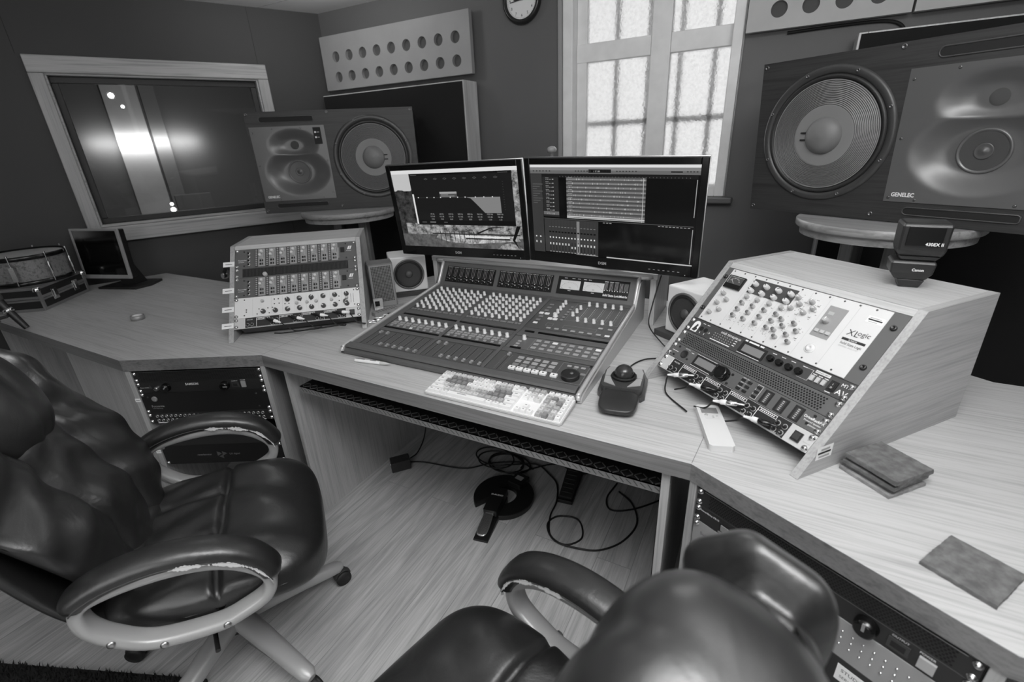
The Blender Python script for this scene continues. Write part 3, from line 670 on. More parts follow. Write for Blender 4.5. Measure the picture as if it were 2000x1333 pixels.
for x in (.281, .306, .332, .362): q.box(x, x + .011, .036, .0375, .0003, .0008)
q.box(.369, .389, .0365, .037, .0003, .0008); q.box(.388, .3885, .009, .037, .0003, .0008); q.box(.362, .388, .009, .0094, .0003, .0008)
q.box(.196, .204, .038, .042, .0003, .0008); q.box(.208, .238, .038, .042, .0003, .0008); q.box(.242, .253, .038, .042, .0003, .0008)
for x in (.054, .070): q.box(x - .005, x + .004, .036, .0378, .0003, .0008); q.box(x + .001, x + .0025, .006, .011, .0003, .0008)
for x in (.3955, .409, .4225): q.box(x - .004, x + .005, .029, .0305, .0003, .0008)
q.box(.434, .446, .004, .0055, .0003, .0008)
q.build('panel_print', TXTW, o)
m = MB(); m.box(.393, .427, .0345, .041, .0003, .0006); m.text('SOUNDCHECK', .3945, .036, .0045, .001, 1, 'l', .02); m.build('tag_label', [TXTW, TXTB], o)
# 5 channel rack, four units
s = su(4)
o = unit('channel_strip_rack', 'big white faced channel strip rack full of grey knobs in the right slanted cabinet', slantM(MR_, s), 4, PD, 0.17, 0)
H4 = 4 * U
def Y(y): return H4 + y
m = MB(); m.box(.0195, .4505, .0015, H4 - .003, .0003, .002); m.build('white_face', WP, o, bevel=.0005, seg=1)
for (x, y) in ((.0095, -.031), (.0095, -.142), (.468, -.037), (.468, -.1385)):
    m = MB(); m.lathe([(.0068, .0002), (.0068, .0012), (.0055, .0045), (.003, .005), (.0026, .003), (0, .003)], 18); m.build('rack_screw', mat('dark_screw', 70, .3, .8), o, Matrix.Translation((x, Y(y), 0)))
m = MB(); m.box(.0275, .0835, Y(-.064), Y(-.0235), .0021, .009); m.rect(.031, .080, Y(-.05), Y(-.0265), .0092, 1); m.build('vu_meter', [GLOSSB, mat('meter_dial_dark', 70, .3)], o, bevel=.001)
m = MB()
for i in range(9):
    a = radians(150 - i * 15); m.box(.015, .0185, -.0004, .0004, .0093, .0096, 0, Matrix.Translation((.0555, Y(-.0485), 0)) @ Matrix.Rotation(a, 4, 'Z'))
m.box(.0, .018, -.0003, .0003, .0094, .0098, 0, Matrix.Translation((.0555, Y(-.0485), 0)) @ Matrix.Rotation(radians(140), 4, 'Z')); m.box(.033, .0335, Y(-.049), Y(-.028), .0093, .0096); m.box(.033, .079, Y(-.028), Y(-.0275), .0093, .0096); m.build('meter_scale', TXTW, o)
m = MB(); m.box(.1045, .2365, Y(-.0585), Y(-.0145), .0021, .0028); m.build('dark_section', mat('section_slate', 62, .5), o)
K = [(.044, -.0795), (.066, -.0944), (.0444, -.1111), (.0648, -.1281), (.0422, -.145), (.2463, -.029), (.2834, -.0302), (.2597, -.0448), (.2963, -.046), (.2457, -.0607), (.2813, -.0622)]
knobs(o, [(x + .002, Y(y - .004)) for x, y in K], .0062, .014, [KG, TXTW], 'knob', 14, True, .82, None, .0018)
K = [(x, y) for x in (.1165, .1517, .1885, .2245) for y in (-.028, -.0495)]
knobs(o, [(x + .002, Y(y - .003)) for x, y in K], .0072, .014, [KP, TXTB], 'knob', 14, True, .82, None, .0025)
K = [(x, y) for x in (.117, .1517, .1885, .2245) for y in (-.068, -.0885, -.109, -.1295)] + [(.2449, -.0959), (.2584, -.1112), (.2443, -.1279), (.258, -.1434), (.2803, -.0961), (.2964, -.1124), (.2806, -.1285), (.2954, -.144)]
for i, (x, y) in enumerate(K):
    m = MB(); g = y < -.08; r = .0056; m.knob(0, 0, .0022, r, .012, 14, 0, None); 
    if g: m.lathe([(r * .8, .0136), (r * .78, .0146), (0, .0148)], 12, 1)
    else: m.box(-.009, -.004, -.001, .001, .004, .006, 0)
    m.build('knob', [KG, KGD], o, Matrix.Translation((x + .002, Y(y - .004), 0)))
m = MB(); m.box(.3265, .3695, Y(-.110), Y(-.0275), .0021, .0028); m.rect(.333, .346, Y(-.05), Y(-.042), .0032, 1); m.build('master_section', [mat('section_grey', 138, .5), mat('section_display', 165, .3)], o)
knobs(o, [(.3425, Y(-.068))], .0072, .014, [KG, TXTW], 'knob', 16, True, .82, None, .0025)
for i in range(3):
    m = MB(); m.box(-.0048, .0048, -.004, .004, .0029, .0065); m.build('button', LGREY, o, Matrix.Translation((.3366 + i * .0132, Y(-.0955), 0)), bevel=.0008)
m = MB(); m.lathe([(.0125, .0022), (.0125, .0032), (.0115, .0036), (.011, .003), (.0095, .003), (.009, .006), (.0035, .0064), (.003, .0055), (0, .0055)], 32); m.build('power_button', WP, o, Matrix.Translation((.349, Y(-.141), 0)))
m = MB(); m.box(.3855, .386, .002, H4 - .004, .0021, .0023); m.box(.3185, .3188, .002, H4 - .004, .0021, .0023)
for x in (.0975, .134, .170, .206, .242, .2705): m.box(x, x + .0003, .002, H4 - .004, .0021, .0023)
m.build('panel_seam', mat('seam_grey', 176, .6), o)
m = MB(); m.rect(.4125, .4465, Y(-.0405), Y(-.0245), .0023, 0); m.rect(.415, .444, Y(-.0345), Y(-.0312), .0027, 1); m.rect(.417, .440, Y(-.0295), Y(-.0275), .0027, 2); m.rect(.417, .436, Y(-.0388), Y(-.0372), .0027, 2); m.build('sticker', [PAPER, TXTB, TXTG], o)
m = MB(); m.text('XL', .396, Y(-.082), .021, .0024, 0); m.text('ogic', .4165, Y(-.0765), .0165, .0024, 0); m.rect(.394, .4445, Y(-.0955), Y(-.0895), .0024, 0); m.text('X-RACK', .4085, Y(-.0946), .0052, .0027, 1); m.text('Solid State Logic', .3965, Y(-.1055), .0085, .0024, 0, 'l', .006, .82)
m.text('OXFORD  ENGLAND', .3965, Y(-.112), .0045, .0024, 2); m.build('lettering', [TXTB, PAPER, TXTG], o)
q = MB(); random.seed(3)
for x in (.117, .1517, .1885, .2245):
    for y in (-.079, -.099, -.1195, -.1395, -.146, -.152):
        for k in range(5): q.box(0, random.uniform(.0008, .0022), 0, .0009, .0021, .0024, 0, Matrix.Translation((x + random.uniform(-.012, .013), Y(y + random.uniform(-.003, .003)), 0)))
for i in range(40): q.box(0, random.uniform(.001, .003), 0, .0009, .0021, .0024, 0, Matrix.Translation((random.uniform(.245, .312), Y(random.uniform(-.15, -.02)), 0)))
for i in range(12):
    x = .028 + i * .0355; q.lathe([(.0023, .0021), (.0023, .0026), (0, .0027)], 8, 0, Matrix.Translation((x, Y(-.0085), 0))); q.lathe([(.0023, .0021), (.0023, .0026), (0, .0027)], 8, 0, Matrix.Translation((x, Y(-.169), 0)))
q.build('panel_print', mat('print_dark', 74, .6), o)
bts = [(.304, -.037), (.304, -.053), (.27, -.037), (.2705, -.055), (.232, -.073), (.268, -.073), (.301, -.07), (.30, -.105), (.3055, -.13)]
for (x, y) in bts:
    m = MB(); m.box(-.003, .003, -.0022, .0022, .0021, .0055); m.build('push_button', OFFW, o, Matrix.Translation((x, Y(y), 0)))
# ---- left cabinet
headphone_amp(slantM(ML_, su(0)), 'pale ended headphone amplifier at the bottom of the left slanted cabinet', su(0), HM)
s = su(1)
o = unit('stereo_compressor', 'white faced two-unit processor with rows of dark knobs in the left slanted cabinet', slantM(ML_, s), 2, mat('compressor_white', 222, 0.45), dep(s), 2)
KD = mat('knob_charcoal', 70, 0.4)
knobs(o, [(.108 + i * .046, .02 - .0004 * i) for i in range(8)] + [(.2 + i * .046, .062) for i in range(6)] + [(.425, .028)], .0095, .011, [KD, TXTW], 'knob', 18, True, .9)
knobs(o, [(.105, .066), (.235, .042), (.275, .042), (.31, .042), (.37, .042), (.43, .044)], .0065, .009, [LGREY, TXTW], 'small_knob', 14, False)
q = MB()
for (x, y) in ((.0375, .078), (.0375, .01), (.045, .025), (.045, .034), (.15, .07), (.165, .07), (.15, .05), (.168, .05), (.085, .012), (.13, .012), (.092, .033), (.125, .034), (.142, .034), (.19, .045), (.205, .045), (.25, .052), (.29, .052), (.4, .055), (.4, .035), (.435, .066), (.46, .078), (.46, .012)): q.lathe([(.0024, .0002), (.0024, .002), (0, .0022)], 10, 0, Matrix.Translation((x, y, 0)))
for x in (.446, .456): q.box(x, x + .0012, .022, .062, .0002, .0008)
q.build('switch', mat('tiny_switch', 80, .4), o)
m = MB()
for x in (.068, .138, .18, .226, .272, .318, .364, .41): m.box(x, x + .0004, .006, 2 * U - .008, .0001, .0004)
m.build('panel_print', mat('seam_grey', 176, .6), o)
PB = mat('preamp_blue_grey', 88, 0.45); PBL = mat('preamp_module', 150, 0.45)
def preamp(s, label):
    o = unit('preamp_rack', label, slantM(ML_, s), 2, PB, .16, 2, 'eight channel preamps in the left slanted cabinet')
    h = 2 * U
    for i in range(8):
        x = .09 + i * .0415
        m = MB(); m.box(x, x + .026, .003, h - .004, .0002, .0012); m.build('channel_strip', PBL, o)
        m = MB(); m.box(x - .0125, x - .002, .003, h - .004, .0002, .0012, 0)
        for k in range(9): m.box(x - .0105, x - .004, .007 + k * .0088, .0125 + k * .0088, .0012, .0016, 1)
        m.build('meter_strip', [CHAR, PBL], o)
        for (kx, ky, r) in ((.014, .07, .0065), (.008, .053, .0065)):
            m = MB(); m.knob(0, 0, .0012, r, .0115, 12, 0, None); m.build('gain_knob', KP, o, Matrix.Translation((x + kx, ky, 0)))
        for (bx, by) in ((.009, .03), (.009, .014), (.0175, .03), (.0175, .014)):
            m = MB(); w = .0036 if bx < .01 else .0022; m.box(-w, w, -.0045, .0045, .0012, .003); m.build('button', BLACK, o, Matrix.Translation((x + bx, by, 0)))
        q = MB(); q.box(x + .0215, x + .0225, .042, .075, .0012, .0015); q.box(x + .003, x + .015, .0395, .0405, .0012, .0015); q.build('panel_print', CHAR, o)
    for k in range(4):
        m = MB(); y = .015 + k * .0175; m.lathe([(.0068, .0002), (.0068, .003), (.0042, .0036)], 14, 0, cap1=False); m.lathe([(.0042, .0014), (0, .0014)], 12, 1); m.build('jack_socket', [STEEL, BLACKM], o, Matrix.Translation((.053, y, 0)))
    letters(o, [('Focusrite', .013, .034, .0085), ('ISA EIGHT', .014, .026, .005)])
    m = MB(); m.box(.418, .434, .038, .06, .0002, .004); m.build('power_switch', BLACK, o)
    m = MB(); m.box(.400, .412, .012, .062, .0002, .001); m.build('option_strip', MGREY, o)
    q = MB(); q.poly([(.445, .05), (.452, .05), (.458, .066), (.451, .066)], .0004); q.poly([(.454, .05), (.459, .05), (.465, .066), (.46, .066)], .0004); q.text('focusrite', .442, .042, .0055, .0004); q.build('emblem', TXTW, o)
    for (x, y) in ((.036, .076), (.036, .01), (.44, .078), (.44, .01)):
        m = MB(); m.lathe([(.003, .0002), (.003, .002), (0, .0022)], 10); m.build('bolt', BLACK, o, Matrix.Translation((x, y, 0)))
preamp(su(3), 'blue grey eight channel preamp below the slotted vent in the left slanted cabinet')
s = su(5)
o = unit('vent_panel', 'slotted vent panel between the two preamps in the left slanted cabinet', slantM(ML_, s), 1, PB, 0.01, 2)
m = MB(); m.box(.03, .445, .003, U - .004, .0002, .001); m.build('slot_field', mat('slot_black', 16, .7), o)
m = MB()
for i in range(76): x = .033 + i * .0054; m.box(x, x + .0018, .005, U - .006, .001, .0016)
m.build('vent_slats', mat('slat_dark', 48, .5), o)
m = MB(); m.lathe([(.0085, .001), (.0085, .0125), (0, .0125)], 18); m.build('round_stub', LGREY, o, Matrix.Translation((.118, .006, 0.0)))
preamp(su(6), 'blue grey eight channel preamp topmost in the left slanted cabinet')
# ---- jack plugs hanging from the headphone amps, each with its lead
def plug(M, x, y, d, label, body, tag_, lead):
    """jack plug lying in a slanted unit: d = direction across the panel"""
    o = thing('jack_plug', label, 'jack plug', M @ Matrix.Translation((x, y, 0)), 'jack plugs in the headphone amplifiers')
    a = math.atan2(d[1], d[0]); T = Matrix.Rotation(a, 4, 'Z') @ Matrix.Translation((0, 0, .014)) @ Matrix.Rotation(radians(90 - 14), 4, 'Y')
    m = MB(); m.lathe([(.003, -.016), (.0032, 0), (.0062, .002), (.0066, .022), (.005, .026)], 14, 0, T); m.build('plug_sleeve', body, o)
    m = MB(); m.lathe([(.0064, .0265), (.0064, .04), (.0045, .041), (.0032, .052), (.0026, .058)], 14, 0, T); m.build('plug_collar', tag_, o)
    lead = [(p[0], p[1], max(p[2], (-(S0 + y + p[1]) * sin(TH) + .0035) / cos(TH))) for p in lead]
    m = MB(); P = [tuple(T @ Vector((0, 0, .056)))] + lead; m.tube(bez(P, 8), .0022, 6); m.build('lead', RUBBER, o)
MRu, MLu = slantM(MR_, su(0)), slantM(ML_, su(0))
plug(MRu, .128, .018, (-1, -.62), 'chrome jack plug nearest the left end of the right headphone amplifier', CHROME, PAPER, [(-.06, -.045, .004), (-.03, -.075, .004), (.07, -.085, .02)])
plug(MRu, .212, .016, (-1, -.35), 'black jack plug with a white band, second along the right headphone amplifier', GLOSSB, PAPER, [(-.08, -.03, .0), (-.11, -.05, -.005)])
plug(MRu, .298, .017, (-1, -.5), 'chrome jack plug third along the right headphone amplifier', CHROME, PAPER, [(-.075, -.05, .004), (-.1, -.062, .01)])
plug(MRu, .392, .014, (-1, -.3), 'black jack plug nearest the power switch of the right headphone amplifier', GLOSSB, PAPER, [(-.08, -.03, .0), (-.11, -.05, -.005)])
for i, x in enumerate((.132, .218, .305, .388)):
    plug(MLu, x, .024, (1, -.55 + .1 * i), ['jack plug nearest the left end of the left headphone amplifier', 'second jack plug from the left end of the left headphone amplifier', 'third jack plug from the left end of the left headphone amplifier', 'jack plug nearest the power switch of the left headphone amplifier'][i], BLACK, PAPER, [(.075, -.045, .0), (.11, -.062, .01), (.2 - .04 * i, -.06, .02)])
# ---------------------------------------------------------------- mixing console
random.seed(11)
MW = 0.895
con = thing('mixing_console', 'wide grey mixing console with silver rim in the centre of the desk', 'mixing console', at(-1.283, 1.063, Z + .0006, 0.4))
CG = mat('console_grey', 80, 0.5, noise=.03, nscale=60); CGD = mat('console_dark', 66, 0.5); CGP = mat('console_panel', 70, 0.5)
CAP = mat('encoder_cap', 208, 0.42); PAD = mat('soft_pad', 150, 0.35); PADW = mat('lit_pad', 232, 0.4); PADM = mat('soft_pad_dim', 120, 0.35)
prof = [(0.004, 0), (0, .006), (0.002, .016), (.012, .0235), (.03, .0265), (.6, .0925), (.655, .179), (.668, .186), (.722, .186), (.735, .176), (.735, 0)]
YZ = Matrix(((0, 0, 1, 0), (1, 0, 0, 0), (0, 1, 0, 0), (0, 0, 0, 1)))
m = MB(); m.prism(prof, .006, MW - .006, 0, YZ); m.build('console_body', CG, con, bevel=.002)
RIM = [(.0, .012), (.006, .022), (.03, .0285), (.3, .0598), (.585, .0925), (.603, .1), (.648, .172), (.66, .1835)]
m = MB()
L_ = [(0.004, y, z) for y, z in RIM]; R_ = [(MW - .004, y, z) for y, z in RIM]
m.tube(bez(L_ + [(.03, .668, .189), (MW - .03, .668, .189)] + R_[::-1], 5), .0085, 8, 0, flat=(1.0, .85)); m.build('silver_rim', SILVER, con)
m = MB(); T = Matrix.Translation((MW - .006, 0, 0)) @ YZ; m.prism([(.002, 0), (.002, .012), (.03, .022), (.585, .085), (.645, .17), (.72, .18), (.732, .17), (.732, 0)], 0, .012, 0, T); m.build('side_cheek', SILVER, con, bevel=.005)
m = MB(); T = Matrix.Translation((-.006, 0, 0)) @ YZ; m.prism([(.002, 0), (.002, .012), (.03, .022), (.585, .085), (.645, .17), (.72, .18), (.732, .17), (.732, 0)], 0, .012, 0, T); m.build('side_cheek', CGD, con, bevel=.004)
sl = hypot(.57, .066); EY = (0, .57 / sl, .066 / sl)
SF = frame((0, 0, .0232), (1, 0, 0), EY)
m = MB()      # raised bolster, dividers and cross bars
m.prism([(.012, -.002), (.006, .004), (.014, .0085), (.036, .0085), (.046, .002)], .012, MW - .014, 0, SF @ YZ)
for x0, x1 in ((.016, .046), (.301, .3135), (.5525, .5655), (.884, .884)):
    if x1 > x0: m.box(x0, x1, .044, .6, 0, .0042, 0, SF)
for s0, s1 in ((.1555, .176), (.262, .294), (.306, .336)):
    m.box(.0465, .3005, s0, s1, 0, .0036, 0, SF); m.box(.314, .552, s0, s1, 0, .0036, 0, SF)
m.box(.566, .884, .160, .182, 0, .0036, 0, SF); m.box(.566, .884, .270, .298, 0, .0036, 0, SF); m.box(.0465, .884, .578, .6, 0, .0034, 0, SF)
m.build('divider_bars', CG, con, bevel=.0015)
m = MB()
for x0, x1 in ((.048, .299), (.3155, .5505)):
    m.box(x0, x1, .0475, .154, 0, .0012, 0, SF); m.box(x0, x1, .186, .26, 0, .0012, 1, SF); m.box(x0, x1, .338, .572, 0, .0012, 0, SF)
m.box(.568, .88, .0475, .157, 0, .0012, 0, SF); m.box(.568, .88, .186, .267, 0, .0012, 1, SF); m.box(.568, .88, .335, .572, 0, .0012, 0, SF)
m.build('panel_insert', [CGP, mat('console_panel_b', 88, .5)], con)
for x0, x1, s0 in ((.05, .30, .1768), (.315, .551, .1768), (.05, .30, .296), (.315, .551, .296), (.585, .624, .183), (.585, .62, .3), (.636, .884, .3)):
    m = MB(); m.box(x0, x1, s0, s0 + .0085, .0005, .0046, 0, SF); m.build('scribble_strip', mat('strip_gloss_dark', 16, .15), con)
CX = [.0615 + i * .031 for i in range(8)] + [.3235 + i * .0302 for i in range(8)]
def cknob(x, s, r=.0056, h=.0165, mt=CAP, name='encoder_knob', top=None):
    m = MB(); m.lathe([(r * 1.18, .0012), (r * 1.18, .0032), (r, .0038), (r * .93, h * .93), (r * .8, h)], 10); m.box(-.0006, .0006, 0, r * .9, h * .96, h + .0006, 1)
    o = m.build(name, [mt, MGREY], con, SF @ Matrix.Translation((x, s, 0)) @ Matrix.Rotation(random.uniform(-2, 2), 4, 'Z')); return o
ROWS = [.373 + .0292 * k for k in range(7)]
cnt = 0; rest = MB()
for k, s in enumerate(ROWS):
    for x in CX:
        if k < 5 or (k == 5 and x < .5): cknob(x, s)
        else:
            r, h = .0056, .0165; T = SF @ Matrix.Translation((x, s, 0)); rest.lathe([(r * 1.18, .0012), (r * 1.18, .0032), (r, .0038), (r * .93, h * .93), (r * .8, h)], 10, 0, T)
tag(rest.build('encoder_knob', [CAP, MGREY], con), kind='stuff')
for x in CX: cknob(x + .008, .249, .0062, .0165, CAP, 'channel_knob')
q = MB()                      # tiny index dots and pad legends around the encoders
for s in ROWS:
    for x in CX:
        for a in range(5): T = SF @ Matrix.Translation((x, s, 0)) @ Matrix.Rotation(radians(60 + a * 30), 4, 'Z'); q.rect(.0085, .0097, -.0005, .0005, .0016, 0, T)
for i, x in enumerate(CX):
    for k in range(12): q.rect(x + .002, x + .0055, .058 + k * .0075, .0588 + k * .0075, .0016, 0, SF); 
    for k in range(12): q.rect(x + .0125, x + .015, .058 + k * .0075, .0588 + k * .0075, .0016, 0, SF)
q.build('scale_print', mat('scale_grey', 150, .6), con)
pads = MB(); npad = 0
for i, x in enumerate(CX):
    for (dx, s, w, l) in ((-.007, .349, .0105, .009), (.006, .349, .0105, .009)):
        m = MB(); m.box(-w / 2, w / 2, -l / 2, l / 2, .0012, .0034); m.build('soft_button', PADM, con, SF @ Matrix.Translation((x + dx, s, 0))); npad += 1
    for (dx, s) in ((0.0, .228), (.0125, .228), (0.0, .214), (.0125, .214), (.006, .199)):
        big = (i in (3, 11) and s == .199)
        m = MB(); m.box(-.0052, .0052, -.0045, .0045, .0012, .0036)
        if npad < 78: m.build('soft_button', PADW if big else PAD, con, SF @ Matrix.Translation((x + dx, s, 0))); npad += 1
        else: pads.box(-.0052, .0052, -.0045, .0045, .0012, .0036, 0, SF @ Matrix.Translation((x + dx, s, 0)))
tag(pads.build('soft_button', PAD, con), kind='stuff')
CAPF = mat('fader_cap_chrome', 170, 0.25, 0.5)
def fader(x, s):
    m = MB(); m.box(-.0007, .0007, -.048, .048, .0012, .0018); m.build('fader_slot', BLACKM, con, SF @ Matrix.Translation((x, .101, 0)))
    m = MB(); m.prism([(-.0085, .002), (-.0085, .005), (-.005, .010), (-.0015, .0072), (.0015, .0072), (.005, .010), (.0085, .005), (.0085, .002)], -.0048, .0048, 0, YZ); m.build('fader_cap', CAPF, con, SF @ Matrix.Translation((x, s, 0)), bevel=.0008)
for i, x in enumerate(CX): fader(x + .009, .137 if i in (0, 1, 8, 9) else .062 - .0006 * (i % 8))
fader(.607, .142)
q = MB()
for k in range(12): q.rect(.593, .598, .058 + k * .0075, .0588 + k * .0075, .0016, 0, SF); q.rect(.6165, .62, .058 + k * .0075, .0588 + k * .0075, .0016, 0, SF)
for (x0, x1, s0, s1) in ((.646, .878, .19, .264), (.70, .82, .365, .385), (.635, .66, .366, .386), (.79, .876, .052, .152), (.685, .878, .425, .572)):
    for a in ((x0, x1, s0, s0 + .0007), (x0, x1, s1, s1 + .0007), (x0, x0 + .0007, s0, s1), (x1, x1 + .0007, s0, s1)): q.rect(*a, .0016, 0, SF)
for i in range(5):
    for k in range(11): q.rect(.733 + i * .0305 - .0012, .733 + i * .0305 + .0012, .445 + k * .0092, .4475 + k * .0092, .0017, 1, SF); q.rect(.733 + i * .0305 + .006, .733 + i * .0305 + .0085, .445 + k * .0092, .4472 + k * .0092, .0017, 0, SF)
q.build('scale_print', [mat('scale_grey', 150, .6), mat('led_white', 225, .4)], con)
for s in (.554, .527, .5, .472): cknob(.6405, s)
cknob(.643, .442, .0085, .016, CAP, 'level_knob')
for i in range(5): cknob(.733 + i * .0305, .561); cknob(.733 + i * .0305, .43, .0058)
for s in (.525, .495, .465): cknob(.702 + (s - .46) * .15, s)
cknob(.608, .252, .0066, .0165, CAP, 'channel_knob')
def pad(x, s, w, l, mt, name='soft_button', h=.0038): m = MB(); m.box(-w / 2, w / 2, -l / 2, l / 2, .0012, h); m.build(name, mt, con, SF @ Matrix.Translation((x, s, 0)), bevel=.0008, seg=1)
for k in range(7):
    pad(.592, .375 + k * .026, .017, .011, PADM if k else PADW, 'assign_button')
for (x, s) in ((.583, .452), (.606, .452), (.632, .417), (.652, .417)): pad(x, s, .017, .012, PADW, 'assign_button', .0055)
for k in range(6): pad(.676, .42 + k * .022, .011, .009, PADM, 'assign_button')
for r in range(3):
    for c in range(8): pad(.662 + c * .0295, .205 + r * .0235, .018, .012, PADW if (r, c) in ((2, 2), (2, 7)) else PAD, 'function_button')
for c in range(8): pad(.655 + c * .0302, .349, .017, .0095, PADW if c > 6 else PAD, 'function_button')
for c in range(2): pad(.83 + c * .033, .395, .016, .01, PAD, 'function_button')
for r in range(3):
    for c in range(5): pad(.652 + c * .0285, .094 + r * .021, .02, .014, PAD if r else PADM, 'softkey_button')
for c in range(3): pad(.815 + c * .022, .137, .014, .009, PAD, 'softkey_button')
pad(.836, .125, .014, .009, PADM, 'softkey_button'); pad(.868, .105, .015, .01, PADM, 'softkey_button')
for r in range(3): pad(.6 , .2 + r * .016, .014, .009, PAD, 'function_button')
for c in range(6):
    x = .652 + c * .0262 + (.008 if c == 5 else 0); m = MB(); m.box(-.0105, .0105, -.0075, .0075, .0012, .009)
    q = [(-.003, -.003), (.0035, 0), (-.003, .003)] if c in (1, 3) else [(-.0025, -.0025), (.0025, -.0025), (.0025, .0025), (-.0025, .0025)]; m.poly(q, .0094, 1)
    m.build('transport_button', [PADW, TXTB], con, SF @ Matrix.Translation((x, .07, 0)), bevel=.0012)
m = MB(); m.lathe([(.0275, .0012), (.0275, .013), (.0265, .0145), (.02, .0145), (.0, .0142)], 40); m.lathe([(.0055, .0142), (.0045, .0165), (0, .0168)], 14, 1, Matrix.Translation((.004, .002, 0))); m.build('jog_wheel', [mat('jog_black', 30, .35), DGREY], con, SF @ Matrix.Translation((.838, .083, 0)))
m = MB(); m.lathe([(.0048, .0012), (.0048, .0028), (.003, .003)], 14, 0, cap1=False); m.lathe([(.003, .0015), (0, .0015)], 12, 0); m.build('headphone_socket', BLACK, con, SF @ Matrix.Translation((.878, .152, 0)))
# meter bridge
MF = frame((0, .602, .0955), (1, 0, 0), (0, .054, .084)); bl = hypot(.054, .084)
BRK = mat('bridge_black', 10, .2); BARL = mat('meter_bar_grey', 130, .4)
def bridge(x0, x1, name):
    m = MB(); m.box(x0, x1, .014, .086, .0005, .0025, 0, MF); return m.build(name, BRK, con)
bridge(.034, .283, 'meter_display'); bridge(.303, .552, 'meter_display'); bridge(.574, .862, 'master_display')
for b in (.034, .303):
    q = MB()
    for i in range(8):
        x = b + .006 + i * .0305
        for dx in (.004, .011, .018): q.rect(x + dx, x + dx + .0016, .042, .078, .003, 0, MF)
        q.rect(x + .012, x + .0145, .039, .042, .003, 1, MF); q.rect(x + .001, x + .008, .032, .034, .003, 0, MF); q.rect(x + .016, x + .019, .026, .029, .003, 1, MF); q.rect(x + .003, x + .006, .02, .022, .003, 0, MF); q.rect(x + .009, x + .02, .030, .0312, .003, 0, MF)
        for k in range(4): q.rect(x + k * .0066, x + .0035 + k * .0066, .081, .0825, .003, 1, MF)
        q.rect(x - .0035, x - .0032, .016, .084, .003, 0, MF)
    q.build('channel_meters', [BARL, TXTW], con)
for i in range(2):
    x = .587 + i * .096; m = MB(); m.rect(x, x + .082, .034, .071, .0032, 0, MF)
    for k in range(14):
        a = radians(140 - k * 7.7); m.rect(.041, .045, -.0003, .0003, .0035, 1, MF @ Matrix.Translation((x + .041, .02, 0)) @ Matrix.Rotation(a, 4, 'Z'))
    m.rect(.02, .046, -.0003, .0003, .0036, 1, MF @ Matrix.Translation((x + .041, .018, 0)) @ Matrix.Rotation(radians(148), 4, 'Z')); m.text('VU', x + .037, .039, .007, .0036, 1, 'l', 0, 1, MF); m.build('vu_meter', [mat('vu_dial', 205, .4), TXTB], con)
q = MB(); random.seed(5)
for i, x in enumerate((.782, .802, .822)):
    for d in (0, .0045, .009): q.rect(x + d - .063 + .048, x + d - .061 + .048, .046, .077, .003, 0, MF)
    q.rect(x - .017, x - .002, .0785, .08, .003, 1, MF)
for d in range(3): q.rect(.829 + d * .0045 - .003, .831 + d * .0045 - .003, .046, .077, .003, 0, MF)
for d in range(6): q.rect(.8425 + d * .0028, .8435 + d * .0028, .046, .077, .003, 0, MF)
for x in (.768, .779, .788, .799, .808, .819, .829, .838, .845, .856): q.rect(x - .001, x + .002, .043, .046, .003, 1, MF)
q.text('Solid State Logic', .765, .022, .0125, .0031, 1, 'l', .02, .78, MF); q.text('Matrix', .83, .022, .0125, .0031, 1, 'l', .02, .9, MF)
for x in (.6, .632, .655, .68, .7): q.rect(x, x + .012, .079, .0805, .003, 1, MF)
q.rect(.622, .634, .028, .0295, .003, 1, MF); q.rect(.718, .73, .028, .0295, .003, 1, MF)
q.build('master_meters', [BARL, TXTW], con)
# ---------------------------------------------------------------- monitor shelf and monitors
sh = thing('monitor_shelf', 'oak shelf behind the console carrying the two big monitors', 'shelf', at(-1.362, 1.735, Z + .0006))
SWd = 1.03; m = MB(); m.box(0, SWd, 0, .26, .181, .2015); m.build('shelf_board', W_RACK, sh, bevel=.001)
for x in (.003, SWd - .025):
    m = MB(); m.box(x, x + .022, .001, .255, 0, .1805); m.build('shelf_leg', W_PANEL, sh, bevel=.001)
def scr(name, v, tex=None):
    if name in MATS: return MATS[name]
    mm, nt, b = _new(name); c = lin(v); b.inputs['Base Color'].default_value = (.004, .004, .004, 1); b.inputs['Roughness'].default_value = .09; b.inputs['Specular IOR Level'].default_value = .35
    b.inputs['Emission Color'].default_value = (c, c, c, 1); b.inputs['Emission Strength'].default_value = 1.0
    if tex:
        lo, hi, sc = tex; N = nt.nodes; tc = N.new('ShaderNodeTexCoord'); nz = N.new('ShaderNodeTexNoise'); nz.inputs['Scale'].default_value = sc; nz.inputs['Detail'].default_value = 8; nz.inputs['Roughness'].default_value = .75
        r = N.new('ShaderNodeValToRGB'); r.color_ramp.elements[0].position = .38; r.color_ramp.elements[1].position = .64; lo, hi = lin(lo), lin(hi)
        r.color_ramp.elements[0].color = (lo, lo, lo, 1); r.color_ramp.elements[1].color = (hi, hi, hi, 1)
        nt.links.new(tc.outputs['Object'], nz.inputs['Vector']); nt.links.new(nz.outputs['Fac'], r.inputs['Fac']); nt.links.new(r.outputs['Color'], b.inputs['Emission Color'])
    MATS[name] = mm; return mm
SC_ = {v: scr('screen_%d' % v, v) for v in (8, 16, 26, 40, 58, 80, 105, 130, 160, 195, 225)}
SCT = [scr('screen_trees', 60, (10, 78, 26)), scr('screen_foliage', 120, (36, 190, 34)), scr('screen_water', 90, (62, 112, 25)), scr('screen_bank', 150, (60, 225, 30))]
